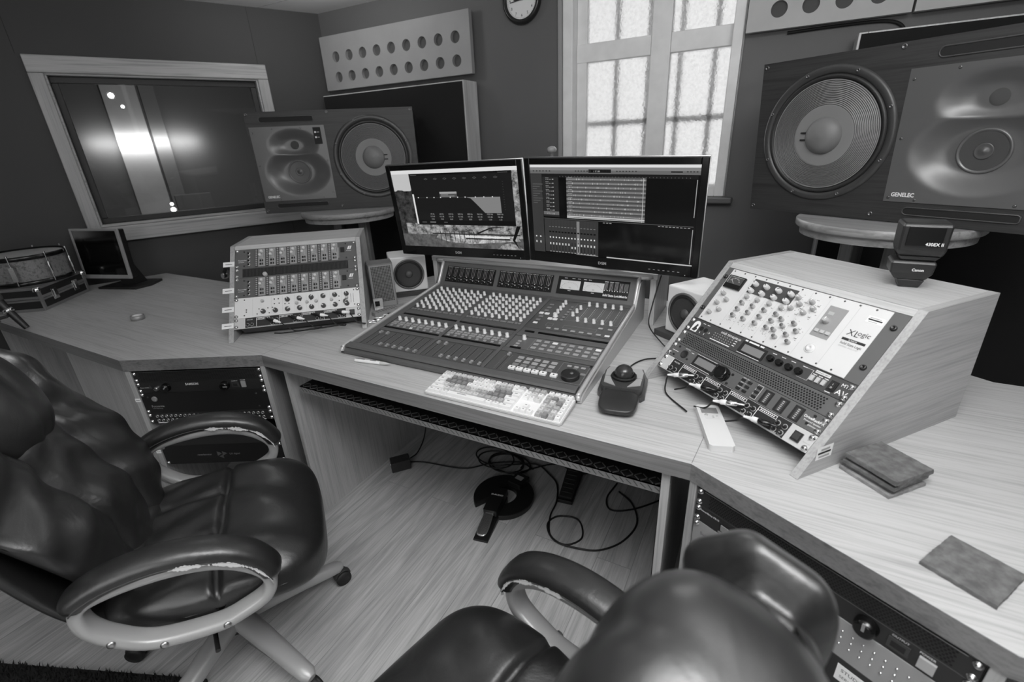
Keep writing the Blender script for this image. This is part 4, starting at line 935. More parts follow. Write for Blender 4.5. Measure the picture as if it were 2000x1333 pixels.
class Screen:
    def __init__(s, w, h): s.w, s.h, s.mats, s.m, s.z = w, h, [], MB(), .0002
    def i(s, mt):
        if mt not in s.mats: s.mats.append(mt)
        return s.mats.index(mt)
    def r(s, u0, u1, v0, v1, val, lay=1):
        mt = SC_[val] if isinstance(val, int) else val; s.m.rect(u0 * s.w, u1 * s.w, v0 * s.h, v1 * s.h, .0002 * lay, s.i(mt))
    def p(s, pts, val, lay=1):
        mt = SC_[val] if isinstance(val, int) else val; s.m.poly([(a * s.w, b * s.h) for a, b in pts], .0002 * lay, s.i(mt))
    def t(s, txt, u, v, size, val, lay=3, al='l'): s.m.text(txt, u * s.w, v * s.h, size, .0002 * lay, s.i(SC_[val]), al)
MWd, MHt = .64, .385; SX0, SX1, SY0, SY1 = .0215, MWd - .0215, .040, MHt - .0225
BEZ = mat('bezel_gloss_black', 16, .14)
def monitor(M, label, sc, standx):
    o = thing('computer_monitor', label, 'monitor', M, 'pair of wide monitors on the oak shelf')
    m = MB(); m.box(0, SX0, 0, MHt, -.02, 0); m.box(SX1, MWd, 0, MHt, -.02, 0); m.box(SX0 + .0001, SX1 - .0001, 0, SY0, -.02, 0); m.box(SX0 + .0001, SX1 - .0001, SY1, MHt, -.02, 0); m.build('bezel', BEZ, o, bevel=.002)
    m = MB(); m.tube([(-.001, .004, -.01), (-.001, MHt + .001, -.01), (MWd + .001, MHt + .001, -.01), (MWd + .001, .004, -.01)], .003, 8); m.build('edge_trim', STEEL, o)
    m = MB(); m.box(.01, MWd - .01, .01, MHt - .01, -.045, -.0205); m.build('back_shell', BLACK, o, bevel=.006)
    so = sc.m.build('screen', sc.mats, o, Matrix.Translation((SX0, SY0, -.004)))
    q = MB(); q.text('DGM', MWd * .475, .014, .014, .0005, 0, 'c', .03); q.build('logo', TXTG, o)
    q = MB()
    for k in range(7): q.rect(.475 + k * .0165, .482 + k * .0165, .0155, .0172, .0005)
    q.lathe([(.0014, .0005), (0, .001)], 8, 1, Matrix.Translation((.6, .008, 0))); q.build('button_legend', [TXTG, TXTW], o)
    # stand: neck and oval foot, kept level
    f = Vector((standx[0], standx[1], Z + .0006 + .2015 + .0004)); Mi = M.inverted() @ Matrix.Translation(f)
    q = MB(); q.lathe([(.1, 0), (.1, .006), (.09, .011), (.03, .013), (0, .013)], 40, 0, Matrix.Diagonal((1.3, .85, 1, 1)).to_4x4()); q.build('stand_foot', GLOSSB, o, Mi)
    q = MB(); q.box(-.03, .03, -.012, .012, .012, .16); q.build('stand_neck', GLOSSB, o, Mi, bevel=.003)
    return o
random.seed(21)
sl_ = Screen(SX1 - SX0, SY1 - SY0); S = sl_
S.r(0, 1, 0, 1, SCT[0], 1); S.r(0, .2, .74, 1, 195, 2); S.p([(0, .72), (.03, .755), (.07, .75), (.1, .73), (.13, .72), (.17, .78), (.17, .6), (0, .6)], SCT[0], 3)
S.r(0, 1, .955, 1, 225, 3); S.r(.955, 1, .3, .955, SCT[1], 3); S.r(.05, 1, .14, .32, SCT[1], 2); S.r(0, 1, 0, .135, SCT[2], 2); S.r(0, .42, .10, .17, SCT[2], 3)
S.p([(.3, .13), (.33, .19), (.62, .18), (.95, .165), (.98, .11), (.6, .055), (.42, .07)], SCT[3], 3); S.r(.27, .98, .175, .192, 40, 4); S.r(.55, .9, .14, .16, 225, 5); S.r(.55, .9, .118, .135, 40, 5)
for k in range(8): S.r(.34 + k * .04, .345 + k * .04, .08, .22, 26, 5)
S.p([(.8, 0), (.84, .06), (.9, .085), (.97, .05), (1, 0)], SCT[1], 5); S.p([(.96, .3), (.99, .3), (.94, .12), (.97, .0), (.92, .12)], 16, 6); S.p([(.64, .2), (.76, .28), (.9, .29), (.76, .265), (.66, .19)], 26, 6)
S.r(.1535, .957, .3, .955, 16, 4); S.r(.1535, .957, .36, .93, 26, 5); S.r(.1545, .168, .31, .70, 225, 6)
for k in range(14): S.r(.1545, .168 - .0, .0, .0, 225, 6) if False else None
S.p([(.60, .655), (.635, .64), (.67, .58), (.735, .46), (.86, .46), (.86, .655)], 130, 6); S.r(.18, .6, .652, .656, 58, 6)
S.r(.39, .53, .70, .725, 160, 7); S.r(.39, .53, .655, .70, 80, 6); S.r(.40, .51, .668, .674, 160, 7); S.r(.40, .46, .684, .69, 160, 7)
for k, u in enumerate((.2, .275, .335, .39, .47, .53, .59, .67, .735, .8)): S.r(u, u + .008, .65, .662, 225, 8)
for k in range(8):
    u = .30 + k * .078; S.t('%d Hz' % (30 * 2 ** k), u, .435, .0085, 160, 7, 'c'); S.t('0.0 dB', u, .402, .0085, 160, 7, 'c'); S.t('%.2f' % (.4 + .1 * k), u, .369, .0085, 160, 7, 'c')
    S.p([(u - .022, .885), (u - .006, .897), (u + .01, .885), (u - .006, .873)], 105, 7); S.p([(u - .018, .885), (u - .006, .893), (u + .006, .885), (u - .006, .877)], 26, 8)
for k in range(12): S.r(.885, .892, .5 + k * .03, .504 + k * .03, 80, 7)
S.r(.2, .24, .33, .342, 80, 7); S.r(.27, .32, .328, .345, 105, 7); S.r(.39, .42, .33, .342, 80, 7); S.r(.165, .22, .935, .94, 105, 7); S.r(.86, .93, .935, .94, 105, 7)
MLm = Matrix(((.9995, -.015, .029, -1.468), (.027, -.097, -.995, 1.6648), (.018, .995, -.096, .960), (0, 0, 0, 1)))
MRm = Matrix(((.9975, .006, -.071, -.8229), (-.070, -.101, -.992, 1.678), (-.013, .995, -.101, .9748), (0, 0, 0, 1)))
def ortho(M):
    x = Vector(M.col[0][:3]); y = Vector(M.col[1][:3]); return frame(M.col[3][:3], x, y)
monitor(ortho(MLm), 'left wide monitor showing an equaliser window over a riverside picture', sl_, (-1.15, 1.865))
S = sr = Screen(SX1 - SX0, SY1 - SY0)
S.r(0, 1, 0, 1, 8, 1); S.r(0, 1, .972, 1, 225, 2); S.r(0, 1, .905, .972, 105, 2); S.r(0, 1, .94, .972, 130, 3)
S.r(.385, .52, .918, .952, 16, 4); S.t('1 3 2 81', .415, .924, .0075, 195, 5)
for u in list(.02 + .022 * k for k in range(6)) + [.30 + .018 * k for k in range(6)] + [.55 + .018 * k for k in range(7)] + [.93 + .016 * k for k in range(4)]: S.r(u, u + .009, .928, .94, 58, 4)
S.r(.85, .91, .925, .937, 16, 4)
S.r(0, .078, 0, .9, 58, 2); S.r(.08, .19, .43, .9, 40, 2); S.r(.08, .99, .865, .9, 26, 3)
for k in range(40): S.r(.2 + k * .0192, .203 + k * .0192, .872, .88, 105, 4)
for k in range(10):
    v = .835 - k * .0425; S.r(.082, .188, v, v + .038, 40 if k < 9 else 105, 3)
    for j in range(5): S.r(.105 + j * .011, .111 + j * .011, v + .005, v + .012, 160, 4)
    S.r(.103, .125, v + .021, v + .028, 130, 4); S.r(.15, .157, v + .005, v + .015, 195, 4)
    S.r(.242, .722, v, v + .0385, 105, 3); S.r(.242, .722, v + .0385, v + .0425, 40, 3); S.r(.242, .722, v + .026, v + .0385, 80, 4); S.r(.242, .722, v + .0125, v + .0145, 195, 5); S.r(.252, .28, v + .03, v + .034, 160, 5)
    for j in range(26):
        u = .25 + random.random() * .46; a = random.random() * .010; S.r(u, u + .0022, v + .0135 - a, v + .0135 + a, 195, 5)
S.r(.242, .722, .425, .452, 195, 4); S.r(.242, .722, .432, .437, 40, 5); S.r(.08, .99, .405, .412, 80, 4); S.r(.706, .709, .42, .87, 195, 6)
S.r(.083, .445, .01, .4, 58, 3)
for k in range(15):
    u = .118 + k * .0215; lit = (k == 9)
    if lit: S.r(u - .008, u + .012, .02, .39, 130, 4)
    S.r(u + .0142, u + .0148, .02, .39, 26, 5); S.r(u - .004, u + .008, .31, .316, 130, 5); S.r(u - .004, u + .01, .245, .262, 16, 5); S.r(u - .002, u + .006, .18, .196, 225, 5); S.r(u + .0, u + .005, .03, .14, 26, 5)
    v = .10 if k not in (7, 8) else .065; S.r(u - .002, u + .007, v, v + .026, 195, 6); S.r(u - .004, u + .008, .012, .02, 160, 5)
for u in (.015, .045): S.r(u, u + .009, .18, .196, 225, 5); S.r(u, u + .009, .11, .135, 195, 5)
for k in range(9): S.r(.012, .012 + .03 + .02 * (k % 3), .58 + k * .026, .585 + k * .026, 105, 4)
S.r(.3, .445, .005, .012, 160, 5); S.r(.985, .989, .5, .86, 160, 4); S.r(.985, .989, .02, .38, 160, 4); S.r(.5, 1, .0, .012, 195, 3)
for k in range(9): S.r(.8 + k * .02, .813 + k * .02, .39, .397, 160, 5)
for k in range(3): S.r(.475 + k * .02, .488 + k * .02, .39, .397, 160, 5)
mr = monitor(ortho(MRm), 'right wide monitor showing a recording session with striped tracks', sr, (-.52, 1.845))
sk.parent = mr; sk.name = 'top_knob'; sk.matrix_local = ortho(MRm).inverted() @ Matrix.Translation((-.745, 1.72, 1.35))
# ---------------------------------------------------------------- keyboard
random.seed(9)
kb = thing('computer_keyboard', 'white computer keyboard with grey shaded keycaps in front of the console', 'keyboard', at(-.825, .9435, Z + .0004, .3))
KW, KD_ = .434, .1145; tilt = radians(6.5); KT = Matrix.Rotation(tilt, 4, 'X')
m = MB(); m.prism([(.006, 0), (KW - .006, 0), (KW, .006), (KW, KD_ - .006), (KW - .006, KD_), (.006, KD_), (0, KD_ - .006), (0, .006)], .0015, .008, 0, KT); m.build('keyboard_case', mat('keyboard_clear_case', 188, .25), kb, bevel=.0012)
m = MB(); m.box(.02, KW - .02, KD_ - .02, KD_ - .008, 0, .0125); m.build('riser_bar', OFFW, kb)
m = MB(); m.box(.004, KW - .004, .004, KD_ - .004, .0082, .0092, 0, KT); m.build('key_plate', WHITE, kb)
KV = {v: mat('keycap_%d' % v, v, .42) for v in (236, 212, 186, 150)}
for v_, q_ in ((236, 230), (212, 200), (186, 166), (150, 122)):
    c_ = lin(q_); KV[v_].node_tree.nodes['Principled BSDF'].inputs['Base Color'].default_value = (c_, c_, c_, 1)
PK = .0186
def key(x, y, w, v, h=.0085, leg=None):
    a, b_ = w / 2 - .0009, PK / 2 - .0009; c, d = a - .0022, b_ - .0022
    m = MB(); m.add([(-a, -b_, 0), (a, -b_, 0), (a, b_, 0), (-a, b_, 0), (-c, -d, h), (c, -d, h), (c, d, h), (-c, d, h)], [(4, 5, 6, 7), (0, 1, 5, 4), (1, 2, 6, 5), (2, 3, 7, 6), (3, 0, 4, 7)])
    m.rect(-c * .5, c * .3 if w < .03 else 0, d * .1, d * .55, h + .0003, 1)
    m.build('key', [KV[v], MGREY], kb, KT @ Matrix.Translation((x, y, .0094)))
X0, Y0 = .0085, .0085
rows = [[1.35, 1.15, 1.15, 6.9, 1.15, 1.15, 2.15], [2.25] + [1] * 10 + [2.75 - 1 + 0.0], [1.75] + [1] * 11 + [2.25], [1.5] + [1] * 12 + [1.5], [1] * 13 + [2], [1] * 14]
for r, row in enumerate(rows):
    x = X0; tot = sum(row); k_ = 15 * PK / tot
    for i, u in enumerate(row):
        w = u * k_; cx = x + w / 2; f = (cx - X0) / (15 * PK)
        if r in (0,) or r == 5: v = 236 if r == 0 else random.choice([212, 236])
        elif f < .12 or f > .9: v = 236
        elif f < .38: v = 150 if r in (3, 4) else random.choice([186, 212])
        elif f < .68: v = 236 if r in (3, 4) else random.choice([212, 186])
        else: v = 150 if r in (2, 3) else 186
        key(cx, Y0 + (r + .5) * PK - (.003 if r == 5 else 0) - .0035, w, v); x += w
x0 = X0 + 15 * PK + .006
for r in (5, 4, 3):
    for c in range(3): key(x0 + (c + .5) * PK, Y0 + (r + .5) * PK - .0035, PK, random.choice([212, 236, 186]) if r < 5 else 186)
for c in range(3): key(x0 + (c + .5) * PK, Y0 + .5 * PK - .0035, PK, 236)
key(x0 + 1.5 * PK, Y0 + 1.5 * PK - .0035, PK, 236)
x1 = x0 + 3 * PK + .006
for r in range(6):
    for c in range(4): key(x1 + (c + .5) * PK, Y0 + (r + .5) * PK - .0035, PK, 236 if r == 5 or c == 3 else random.choice([186, 212, 150]))
# ---------------------------------------------------------------- trackball
tb = thing('trackball', 'black and silver trackball with a wrist rest right of the console', 'trackball', at(-.2805, 1.053, Z + .0005, 8.5))
BODY = mat('trackball_shell', 56, .32); TBS = mat('trackball_silver', 150, .3)
out = [(-.045, .0), (.045, .0), (.054, .03), (.056, .1), (.064, .105), (.064, .19), (.056, .222), (-.056, .222), (-.064, .19), (-.064, .105), (-.056, .1), (-.054, .03)]
m = MB(); m.prism([(-.056, .085), (.056, .085), (.065, .1), (.066, .195), (.056, .226), (-.056, .226), (-.066, .195), (-.065, .1)], 0, .016); m.build('base_tray', BODY, tb, bevel=.005)
m = MB(); m.prism([(-.05, .09), (.05, .09), (.056, .11), (.057, .19), (.05, .218), (-.05, .218), (-.057, .19), (-.056, .11)], .0165, .036); m.build('top_case', BODY, tb, bevel=.009, seg=3)
for sx in (-1, 1):
    m = MB(); m.prism([(sx * .016, .096), (sx * .05, .112), (sx * .052, .15), (sx * .037, .15), (sx * .03, .128)][::sx], .0365, .0385); m.build('silver_button', TBS, tb, bevel=.001)
    m = MB(); m.prism([(sx * .052, .153), (sx * .053, .19), (sx * .046, .213), (sx * .012, .213), (sx * .014, .196), (sx * .034, .178), (sx * .038, .153)][::sx], .0365, .0385); m.build('silver_button', TBS, tb, bevel=.001)
m = MB(); m.lathe([(.029, .036), (.034, .038), (.0355, .042), (.033, .0455), (.030, .044), (.0275, .038)], 40, 0, Matrix.Translation((0, .158, 0)), cap0=False, cap1=False); m.build('scroll_ring', BLACKM, tb)
m = MB(); R_ = .0272; m.lathe([(R_ * cos(radians(a)), R_ * sin(radians(a))) for a in range(-90, 91, 9)], 36, 0, Matrix.Translation((0, .158, .047))); m.build('ball', mat('ball_gloss_grey', 46, .16), tb)
b = puff(.054, .055, .017, 4, 14, lambda x, y, z, c: (x * (1 - .1 * (1 - y / .055) / 2), y, z * (1 - .45 * max(0, -y / .055) ** 1.5) - .006 * (1 - (x / .054) ** 2) * (1 - (y / .055) ** 2)))
b.build('wrist_rest', mat('wrist_leather', 42, .3), tb, Matrix.Translation((0, .042, .0175)), sub=1)
# ---------------------------------------------------------------- air conditioner remote, pen, remote control, tape
a_ = math.atan2(-.174, .056)
o = thing('remote_control', 'white air conditioner remote with a small display lying in front of the right rack cabinet', 'remote control', frame((-.10, 1.166, Z + .0004), (cos(a_), sin(a_), 0), (-sin(a_), cos(a_), 0)))
m = MB(); m.prism([(.004, 0), (.178, 0), (.183, .006), (.183, .05), (.178, .056), (.004, .056), (0, .05), (0, .006)], 0, .017); m.build('remote_case', mat('remote_white', 212, .4), o, bevel=.004, seg=3)
m = MB(); m.rect(.014, .042, .008, .048, .0174, 0); m.build('display', mat('remote_lcd', 130, .25), o)
m = MB(); m.rect(.046, .07, .012, .046, .0174, 0); m.build('button_panel', mat('remote_panel', 205, .4), o)
for (x, y, r) in ((.051, .017, .0042), (.056, .032, .0022), (.062, .032, .0022), (.056, .041, .0022)):
    m = MB(); m.lathe([(r, .0175), (r, .0188), (0, .019)], 14, 0, Matrix.Translation((x, y, 0))); m.build('button', LGREY, o)
o = thing('pen', 'silver ballpoint pen lying before the front left of the console', 'pen', frame((-1.186, 1.031, Z + .0066), (.982, .16, 0), (-.16, .982, 0)))
T = Matrix.Rotation(pi / 2, 4, 'Y')
m = MB(); m.lathe([(.0056, 0), (.0062, .004), (.0062, .1)], 14, 0, T); m.build('pen_barrel', mat('pen_silver', 225, .4), o)
m = MB(); m.lathe([(.0062, .1), (.0052, .118), (.0012, .139), (.0008, .141)], 14, 0, T); m.build('pen_tip', LGREY, o)
m = MB(); m.box(.002, .04, -.0012, .0012, .0064, .0076); m.build('pen_clip', CHROME, o); m = MB(); m.box(.06, .084, -.0012, .0012, .006, .0066); m.build('pen_print', TXTB, o)
o = thing('remote_control', 'grey remote control lying between the perforated box and the console', 'remote control', at(-1.44, 1.405, Z + .0004, 70))
m = MB(); m.prism([(0, .004), (.004, 0), (.15, 0), (.16, .008), (.162, .02), (.16, .034), (.15, .042), (.004, .042), (0, .038)], 0, .016); m.build('remote_case', mat('remote_grey', 140, .5), o, bevel=.004)
for i in range(8):
    for j in range(3):
        m = MB(); m.lathe([(.0032, .0161), (.0032, .0172), (0, .0174)], 10, 0, Matrix.Translation((.02 + i * .013, .011 + j * .0105, 0))); m.build('button', DGREY, o)
o = thing('tape_roll', 'small roll of silver tape standing alone on the left part of the desk', 'tape', at(-2.478, .975, Z + .0004))
m = MB(); m.lathe([(.021, 0), (.0265, 0), (.0265, .02), (.021, .02), (.021, 0)], 32, cap0=False, cap1=False); m.build('tape_band', mat('tape_silver', 150, .35, .3), o)
m = MB(); m.lathe([(.0195, .0005), (.0208, .0005), (.0208, .0195), (.0195, .0195), (.0195, .0005)], 32, cap0=False, cap1=False); m.build('paper_core', OFFW, o)
# loose metal adaptors in a pile
random.seed(4)
for i in range(13):
    o = thing('jack_adaptor', 'thin metal jack adaptor in the loose pile beside the left rack cabinet', 'adaptor', at(-1.415 + .03 * (i % 4) / 4 + random.uniform(-.012, .012), 1.335 + i * .0105, Z + .0042 + .0045 * (i % 2), random.uniform(20, 70)), 'loose metal adaptors by the left rack cabinet')
    T = Matrix.Rotation(pi / 2, 4, 'Y'); m = MB(); m.lathe([(.0038, 0), (.0038, .018), (.0022, .019), (.0022, .04), (.001, .044)], 10, 0, T); m.build('pin', CHROME, o)
    m = MB(); m.lathe([(.0042, -.012), (.0042, .0)], 10, 0, T); m.build('grip', [CHAR, OFFW][i % 2], o)
# ---------------------------------------------------------------- small speakers
GB = thing('reverb_box', 'grey box with a perforated front grille between the left rack cabinet and the white speaker', 'speaker', frame((-1.53, 1.492, Z + .0004), (.669, .743, 0), (-.743, .669, 0)))
m = MB(); m.prism([(0, 0.002), (.107, 0.002), (.107, .1), (0, .1)], 0, .2); m.build('case', mat('box_hammered_grey', 118, .5, .1, noise=.08, nscale=60), GB, bevel=.003)
m = MB(); T = frame((0, 0.0016, 0), (1, 0, 0), (0, 0, 1))
for i in range(13):
    for j in range(24): m.rect(.011 + i * .0067, .0158 + i * .0067, .028 + j * .0068, .033 + j * .0068, .0004, 1, T)
m.rect(.004, .103, .006, .195, .0, 0, T); m.build('grille', [mat('grille_grey', 150, .4, .3), BLACKM], GB)
o = thing('switch_box', 'little box with a black rocker switch leaning on the perforated grille', 'switch', frame((-1.502, 1.466, Z + .0004), (.669, .743, 0), (-.743, .669, 0)))
m = MB(); m.box(0, .04, 0, .022, 0, .052); m.build('case', LGREY, o, bevel=.002)
m = MB(); m.box(.006, .026, -.003, -.0002, .022, .046); m.build('rocker', GLOSSB, o, bevel=.001)
m = MB()
for k in range(6): m.box(.003 + k * .006, .0065 + k * .006, -.0015, -.0002, .002, .014)
m.build('terminal_strip', WHITE, o)
WSP = mat('speaker_white', 222, .4); CONE = mat('cone_dark', 54, .5); CONEG = mat('cone_grey', 70, .55)
def small_speaker(M, label, s=.172, h=.17, d=.17):
    o = thing('cube_speaker', label, 'speaker', M, 'small white cube speakers beside the console')
    m = MB(); m.box(0, s, 0, h, -d, 0); m.build('cabinet', WSP, o, bevel=.006, seg=3)
    T = Matrix.Translation((s / 2, h * .5, 0)); r = .0735
    m = MB(); m.lathe([(r, .0005), (r, .004), (r * .95, .006), (r * .9, .004), (r * .88, .002)], 40, 0, T, cap0=False, cap1=False); m.build('driver_ring', mat('driver_ring_grey', 92, .4), o)
    m = MB(); m.lathe([(r * .89, .002), (r * .85, .006), (r * .78, .006), (r * .74, .0015)], 40, 0, T, cap0=False, cap1=False); m.build('rubber_surround', RUBBER, o)
    m = MB(); m.lathe([(r * .75, .003), (r * .5, .0018), (r * .24, .001)], 40, 0, T, cap0=False, cap1=False); m.build('cone', CONE, o)
    m = MB(); m.lathe([(r * .25, .001), (r * .22, .006), (r * .12, .0095), (0, .0105)], 24, 0, T); m.build('dust_cap', CONEG, o)
    return o
def pad_(M, w, d, label):
    m = MB(); m.add([(0, 0, 0), (w, 0, 0), (w, d, 0), (0, d, 0), (0, 0, .022), (w, 0, .022), (w, d, .022), (0, d, .022)], [(0, 3, 2, 1), (4, 5, 6, 7), (0, 1, 5, 4), (1, 2, 6, 5), (2, 3, 7, 6), (3, 0, 4, 7)])
    o = m.build('foam_pad', mat('foam_dark', 62, .9, bump=.3, bscale=500), None, M, bevel=.002); return tag(o, label, 'foam pad', 'foam pads under the cube speakers')
c45 = cos(radians(45))
pad_(at(-1.562, 1.635, Z + .0004, 45), .19, .2, 'dark foam pad under the left white cube speaker')
small_speaker(frame((-1.556, 1.655, Z + .0232), (c45, c45, 0), (0, 0, 1)), 'white cube speaker left of the console beside the perforated box')
pad_(at(-.315, 1.655, Z + .0004, -35), .2, .2, 'dark foam pad under the right white cube speaker')
a_ = radians(-35); small_speaker(frame((-.278, 1.655, Z + .0232), (cos(a_), sin(a_), 0), (0, 0, 1)), 'white cube speaker half hidden behind the right rack cabinet')
# ---------------------------------------------------------------- slates
SLATE = mat('slate', 92, .75, noise=.35, nscale=70, bump=.12, bscale=300)
SLATE2 = mat('slate_pale_edge', 128, .75, noise=.32, nscale=45, bump=.25, bscale=160)
def slate(M, w, d, h, label, mt, group=None, seed=0):
    rr = random.Random(seed); n_ = 14; m = MB(); P = []
    for (ax, ay, bx, by) in ((0, 0, w, 0), (w, 0, w, d), (w, d, 0, d), (0, d, 0, 0)):
        for k in range(n_): t = k / n_; j = rr.uniform(-.0006, .0006); P.append((ax + (bx - ax) * t + (j if ax == bx else 0), ay + (by - ay) * t + (j if ay == by else 0)))
    n2 = len(P); cx, cy = w / 2, d / 2
    L0 = [(p[0], p[1], 0) for p in P]; L1 = [(p[0] + rr.uniform(-.0005, .0005), p[1] + rr.uniform(-.0005, .0005), h * .75) for p in P]; L2 = [(cx + (p[0] - cx) * .99, cy + (p[1] - cy) * .99, h) for p in P]
    m.add(L0 + L1 + L2, [tuple(range(n2))[::-1], tuple(range(2 * n2, 3 * n2))] + [(i, (i + 1) % n2, n2 + (i + 1) % n2, n2 + i) for i in range(n2)] + [(n2 + i, n2 + (i + 1) % n2, 2 * n2 + (i + 1) % n2, 2 * n2 + i) for i in range(n2)])
    return tag(m.build('slate_coaster', mt, None, M), label, 'coaster', group)
lab = ['pale slate coaster at the very bottom of the stack', 'second slate coaster from the bottom of the stack', 'third slate coaster up in the stack', 'slate coaster just below the top one of the stack', 'topmost slate coaster of the stack against the right rack cabinet']
hh = [.0075, .0085, .0085, .0065, .0095]; z = Z + .0004
for i in range(5):
    h = hh[i]; slate(at(.2105 + .001 * i + (.006 if i == 3 else 0), 1.044 + .003 * (i % 2) + (.004 if i == 1 else 0), z, -43 + (3 if i % 2 else 0) + (2 if i == 2 else 0)), .104, .104, h, lab[i], SLATE2 if i == 0 else SLATE, 'slate coasters in the stack', i); z += h + .0004
slate(at(.304, .813, Z + .0004, -33.5), .098, .107, .0075, 'single slate coaster lying alone on the desk at the far right', SLATE, None, 9)
# ---------------------------------------------------------------- camera flash
fl = thing('camera_flash', 'black camera flash lettered 430EX II standing on top of the right rack cabinet', 'camera flash', at(.309, 1.385, Z + .0006 + .322, -2))
FB = mat('flash_black', 30, .38); FG = mat('flash_gloss', 20, .18)
def loft(m, secs, mi=0):
    n_ = len(secs[0]); vs = [p for s_ in secs for p in s_]; fs = [tuple(range(n_))[::-1], tuple(range(len(vs) - n_, len(vs)))]
    for j in range(len(secs) - 1):
        for i in range(n_): fs.append((j * n_ + i, j * n_ + (i + 1) % n_, (j + 1) * n_ + (i + 1) % n_, (j + 1) * n_ + i))
    m.add(vs, fs, mi)
rc = lambda x0, x1, y0, y1, z: [(x0, y0, z), (x1, y0, z), (x1, y1, z), (x0, y1, z)]
m = MB(); loft(m, [rc(-.018, .02, -.018, .02, 0), rc(-.024, .026, -.022, .022, .016), rc(-.024, .026, -.022, .022, .0195)]); m.build('foot', FB, fl, bevel=.002)
m = MB(); loft(m, [rc(-.03, .027, -.025, .025, .02), rc(-.042, .036, -.032, .032, .036), rc(-.044, .038, -.033, .033, .058), rc(-.04, .036, -.03, .03, .064)]); m.build('battery_body', FB, fl, bevel=.003)
m = MB(); loft(m, [rc(-.030, .034, -.026, .03, .0645), rc(-.034, .042, -.03, .034, .076)]); m.build('tilt_joint', FG, fl, bevel=.002)
m = MB(); loft(m, [rc(-.036, .043, -.034, .036, .0765), rc(-.04, .046, -.039, .04, .09), rc(-.041, .0465, -.04, .04, .142), rc(-.039, .045, -.036, .038, .149)]); m.build('flash_head', FB, fl, bevel=.004)
m = MB(); m.box(-.03, .034, -.0425, -.0395, .1, .143); m.build('flash_window', FG, fl, bevel=.001)
q = MB(); T = frame((0, -.0438, 0), (1, 0, 0), (0, 0, 1)); q.text('430EX II', .005, .102, .0095, 0, 0, 'l', .02, .95, T); T2 = frame((0, -.0352, 0), (1, 0, 0), (0, 0, 1)); q.text('Canon', -.004, .042, .0085, 0, 0, 'l', .02, .95, T2); q.build('lettering', TXTW, fl)
# ---------------------------------------------------------------- left end of the desk: case, snare, small screen, microphone
ax = Vector((-.63, .776, 0)); bx_ = Vector((-.776, -.63, 0))
fc = thing('flight_case', 'black and silver flight case under the snare drum at the left end of the desk', 'case', frame((-3.107, .861, Z + .0004), bx_ * -1, ax))
FCS = mat('case_aluminium', 150, .35, .6); FCP = mat('case_panel', 30, .5)
m = MB(); m.box(-.302, -.001, .001, .355, .001, .058); m.build('case_base', FCP, fc); m = MB(); m.box(-.302, -.001, .001, .355, .066, .117); m.build('case_lid', FCP, fc)
m = MB()
for z0, z1 in ((0, .014), (.05, .0595), (.062, .074), (.106, .1185)): m.box(-.304, .0015, -.0015, .357, z0, z1)
for (x, y) in ((-.004, -.002), (-.004, .340), (-.305, -.002), (-.305, .340)): m.box(x, x + .006, y, y + .02, 0.001, .118)
m.build('aluminium_edging', FCS, fc, bevel=.001)
for (x, y) in ((0, 0), (0, .355), (-.302, 0)):
    m = MB(); m.lathe([(.016, -.002), (.016, .012), (.011, .018), (0, .02)], 12, 0, Matrix.Translation((x - .004 if x > -.1 else x + .004, y + (.004 if y < .1 else -.004), .101))); m.build('ball_corner', CHROME, fc)
for y in (.1, .26):
    m = MB(); m.box(.0016, .006, y - .02, y + .02, .035, .09); m.box(.006, .009, y - .008, y + .008, .045, .085); m.build('butterfly_latch', CHROME, fc, bevel=.001)
sd = thing('snare_drum', 'wooden snare drum with chrome lugs standing on the flight case', 'drum', at(-3.345, .93, Z + .1195))
R_ = .165; m = MB(); m.lathe([(R_, .01), (R_, .132)], 48, cap0=False, cap1=False); m.build('drum_shell', wood('drum_maple', 120, fig=.5, scale=1.4), sd)
m = MB(); m.lathe([(R_ - .002, .1335), (.05, .136), (0, .136)], 48, cap0=False); m.build('drum_head', mat('drum_skin', 170, .6), sd)
for z0 in (.0, .122):
    m = MB(); m.lathe([(R_ + .002, z0), (R_ + .009, z0), (R_ + .009, z0 + .018), (R_ + .004, z0 + .02), (R_ + .002, z0)], 48, cap0=False, cap1=False); m.build('hoop', mat('hoop_black_chrome', 60, .2, .9), sd)
for k in range(8):
    a = k * pi / 4 + .2; x, y = (R_ + .0135) * cos(a), (R_ + .0135) * sin(a)
    m = MB(); m.cyl(x, y, .005, .148, .0028, None, 8); m.lathe([(.0048, .04), (.0065, .05), (.0065, .092), (.0048, .1)], 10, 0, Matrix.Translation((x, y, 0))); m.cyl(x, y, .142, .152, .0052, None, 8); m.build('lug', CHROME, sd)
m = MB(); m.box(-.012, .012, -.012, .006, .03, .1, 0, Matrix.Rotation(-.55, 4, 'Z') @ Matrix.Translation((0, 0, 0)) @ Matrix.Translation((R_ + .022, 0, 0))); m.build('snare_strainer', CHROME, sd)
ms = thing('small_monitor', 'small switched off screen with a pale bezel between the snare drum and the booth window', 'monitor', frame((-3.40, 1.16, .80), (.93, .367, -.02), (.02, .049, .999)))
w, h = .295, .277; m = MB(); m.box(0, .013, 0, h, -.012, 0); m.box(w - .016, w, 0, h, -.012, 0); m.box(.0131, w - .0161, 0, .022, -.012, 0); m.box(.0131, w - .0161, h - .012, h, -.012, 0); m.build('bezel', mat('bezel_pale', 150, .4), ms, bevel=.002)
m = MB(); m.box(.0131, w - .0161, .0221, h - .0121, -.009, -.003); m.build('screen', GLOSSB, ms)
m = MB(); m.box(.004, w - .004, .004, h - .004, -.05, -.0125); m.build('back_shell', BLACK, ms, bevel=.006)
T = Matrix.Translation((0, 0, 0)); Mi = ms.matrix_world.inverted() @ at(-3.21, 1.31, Z + .0004, 21)
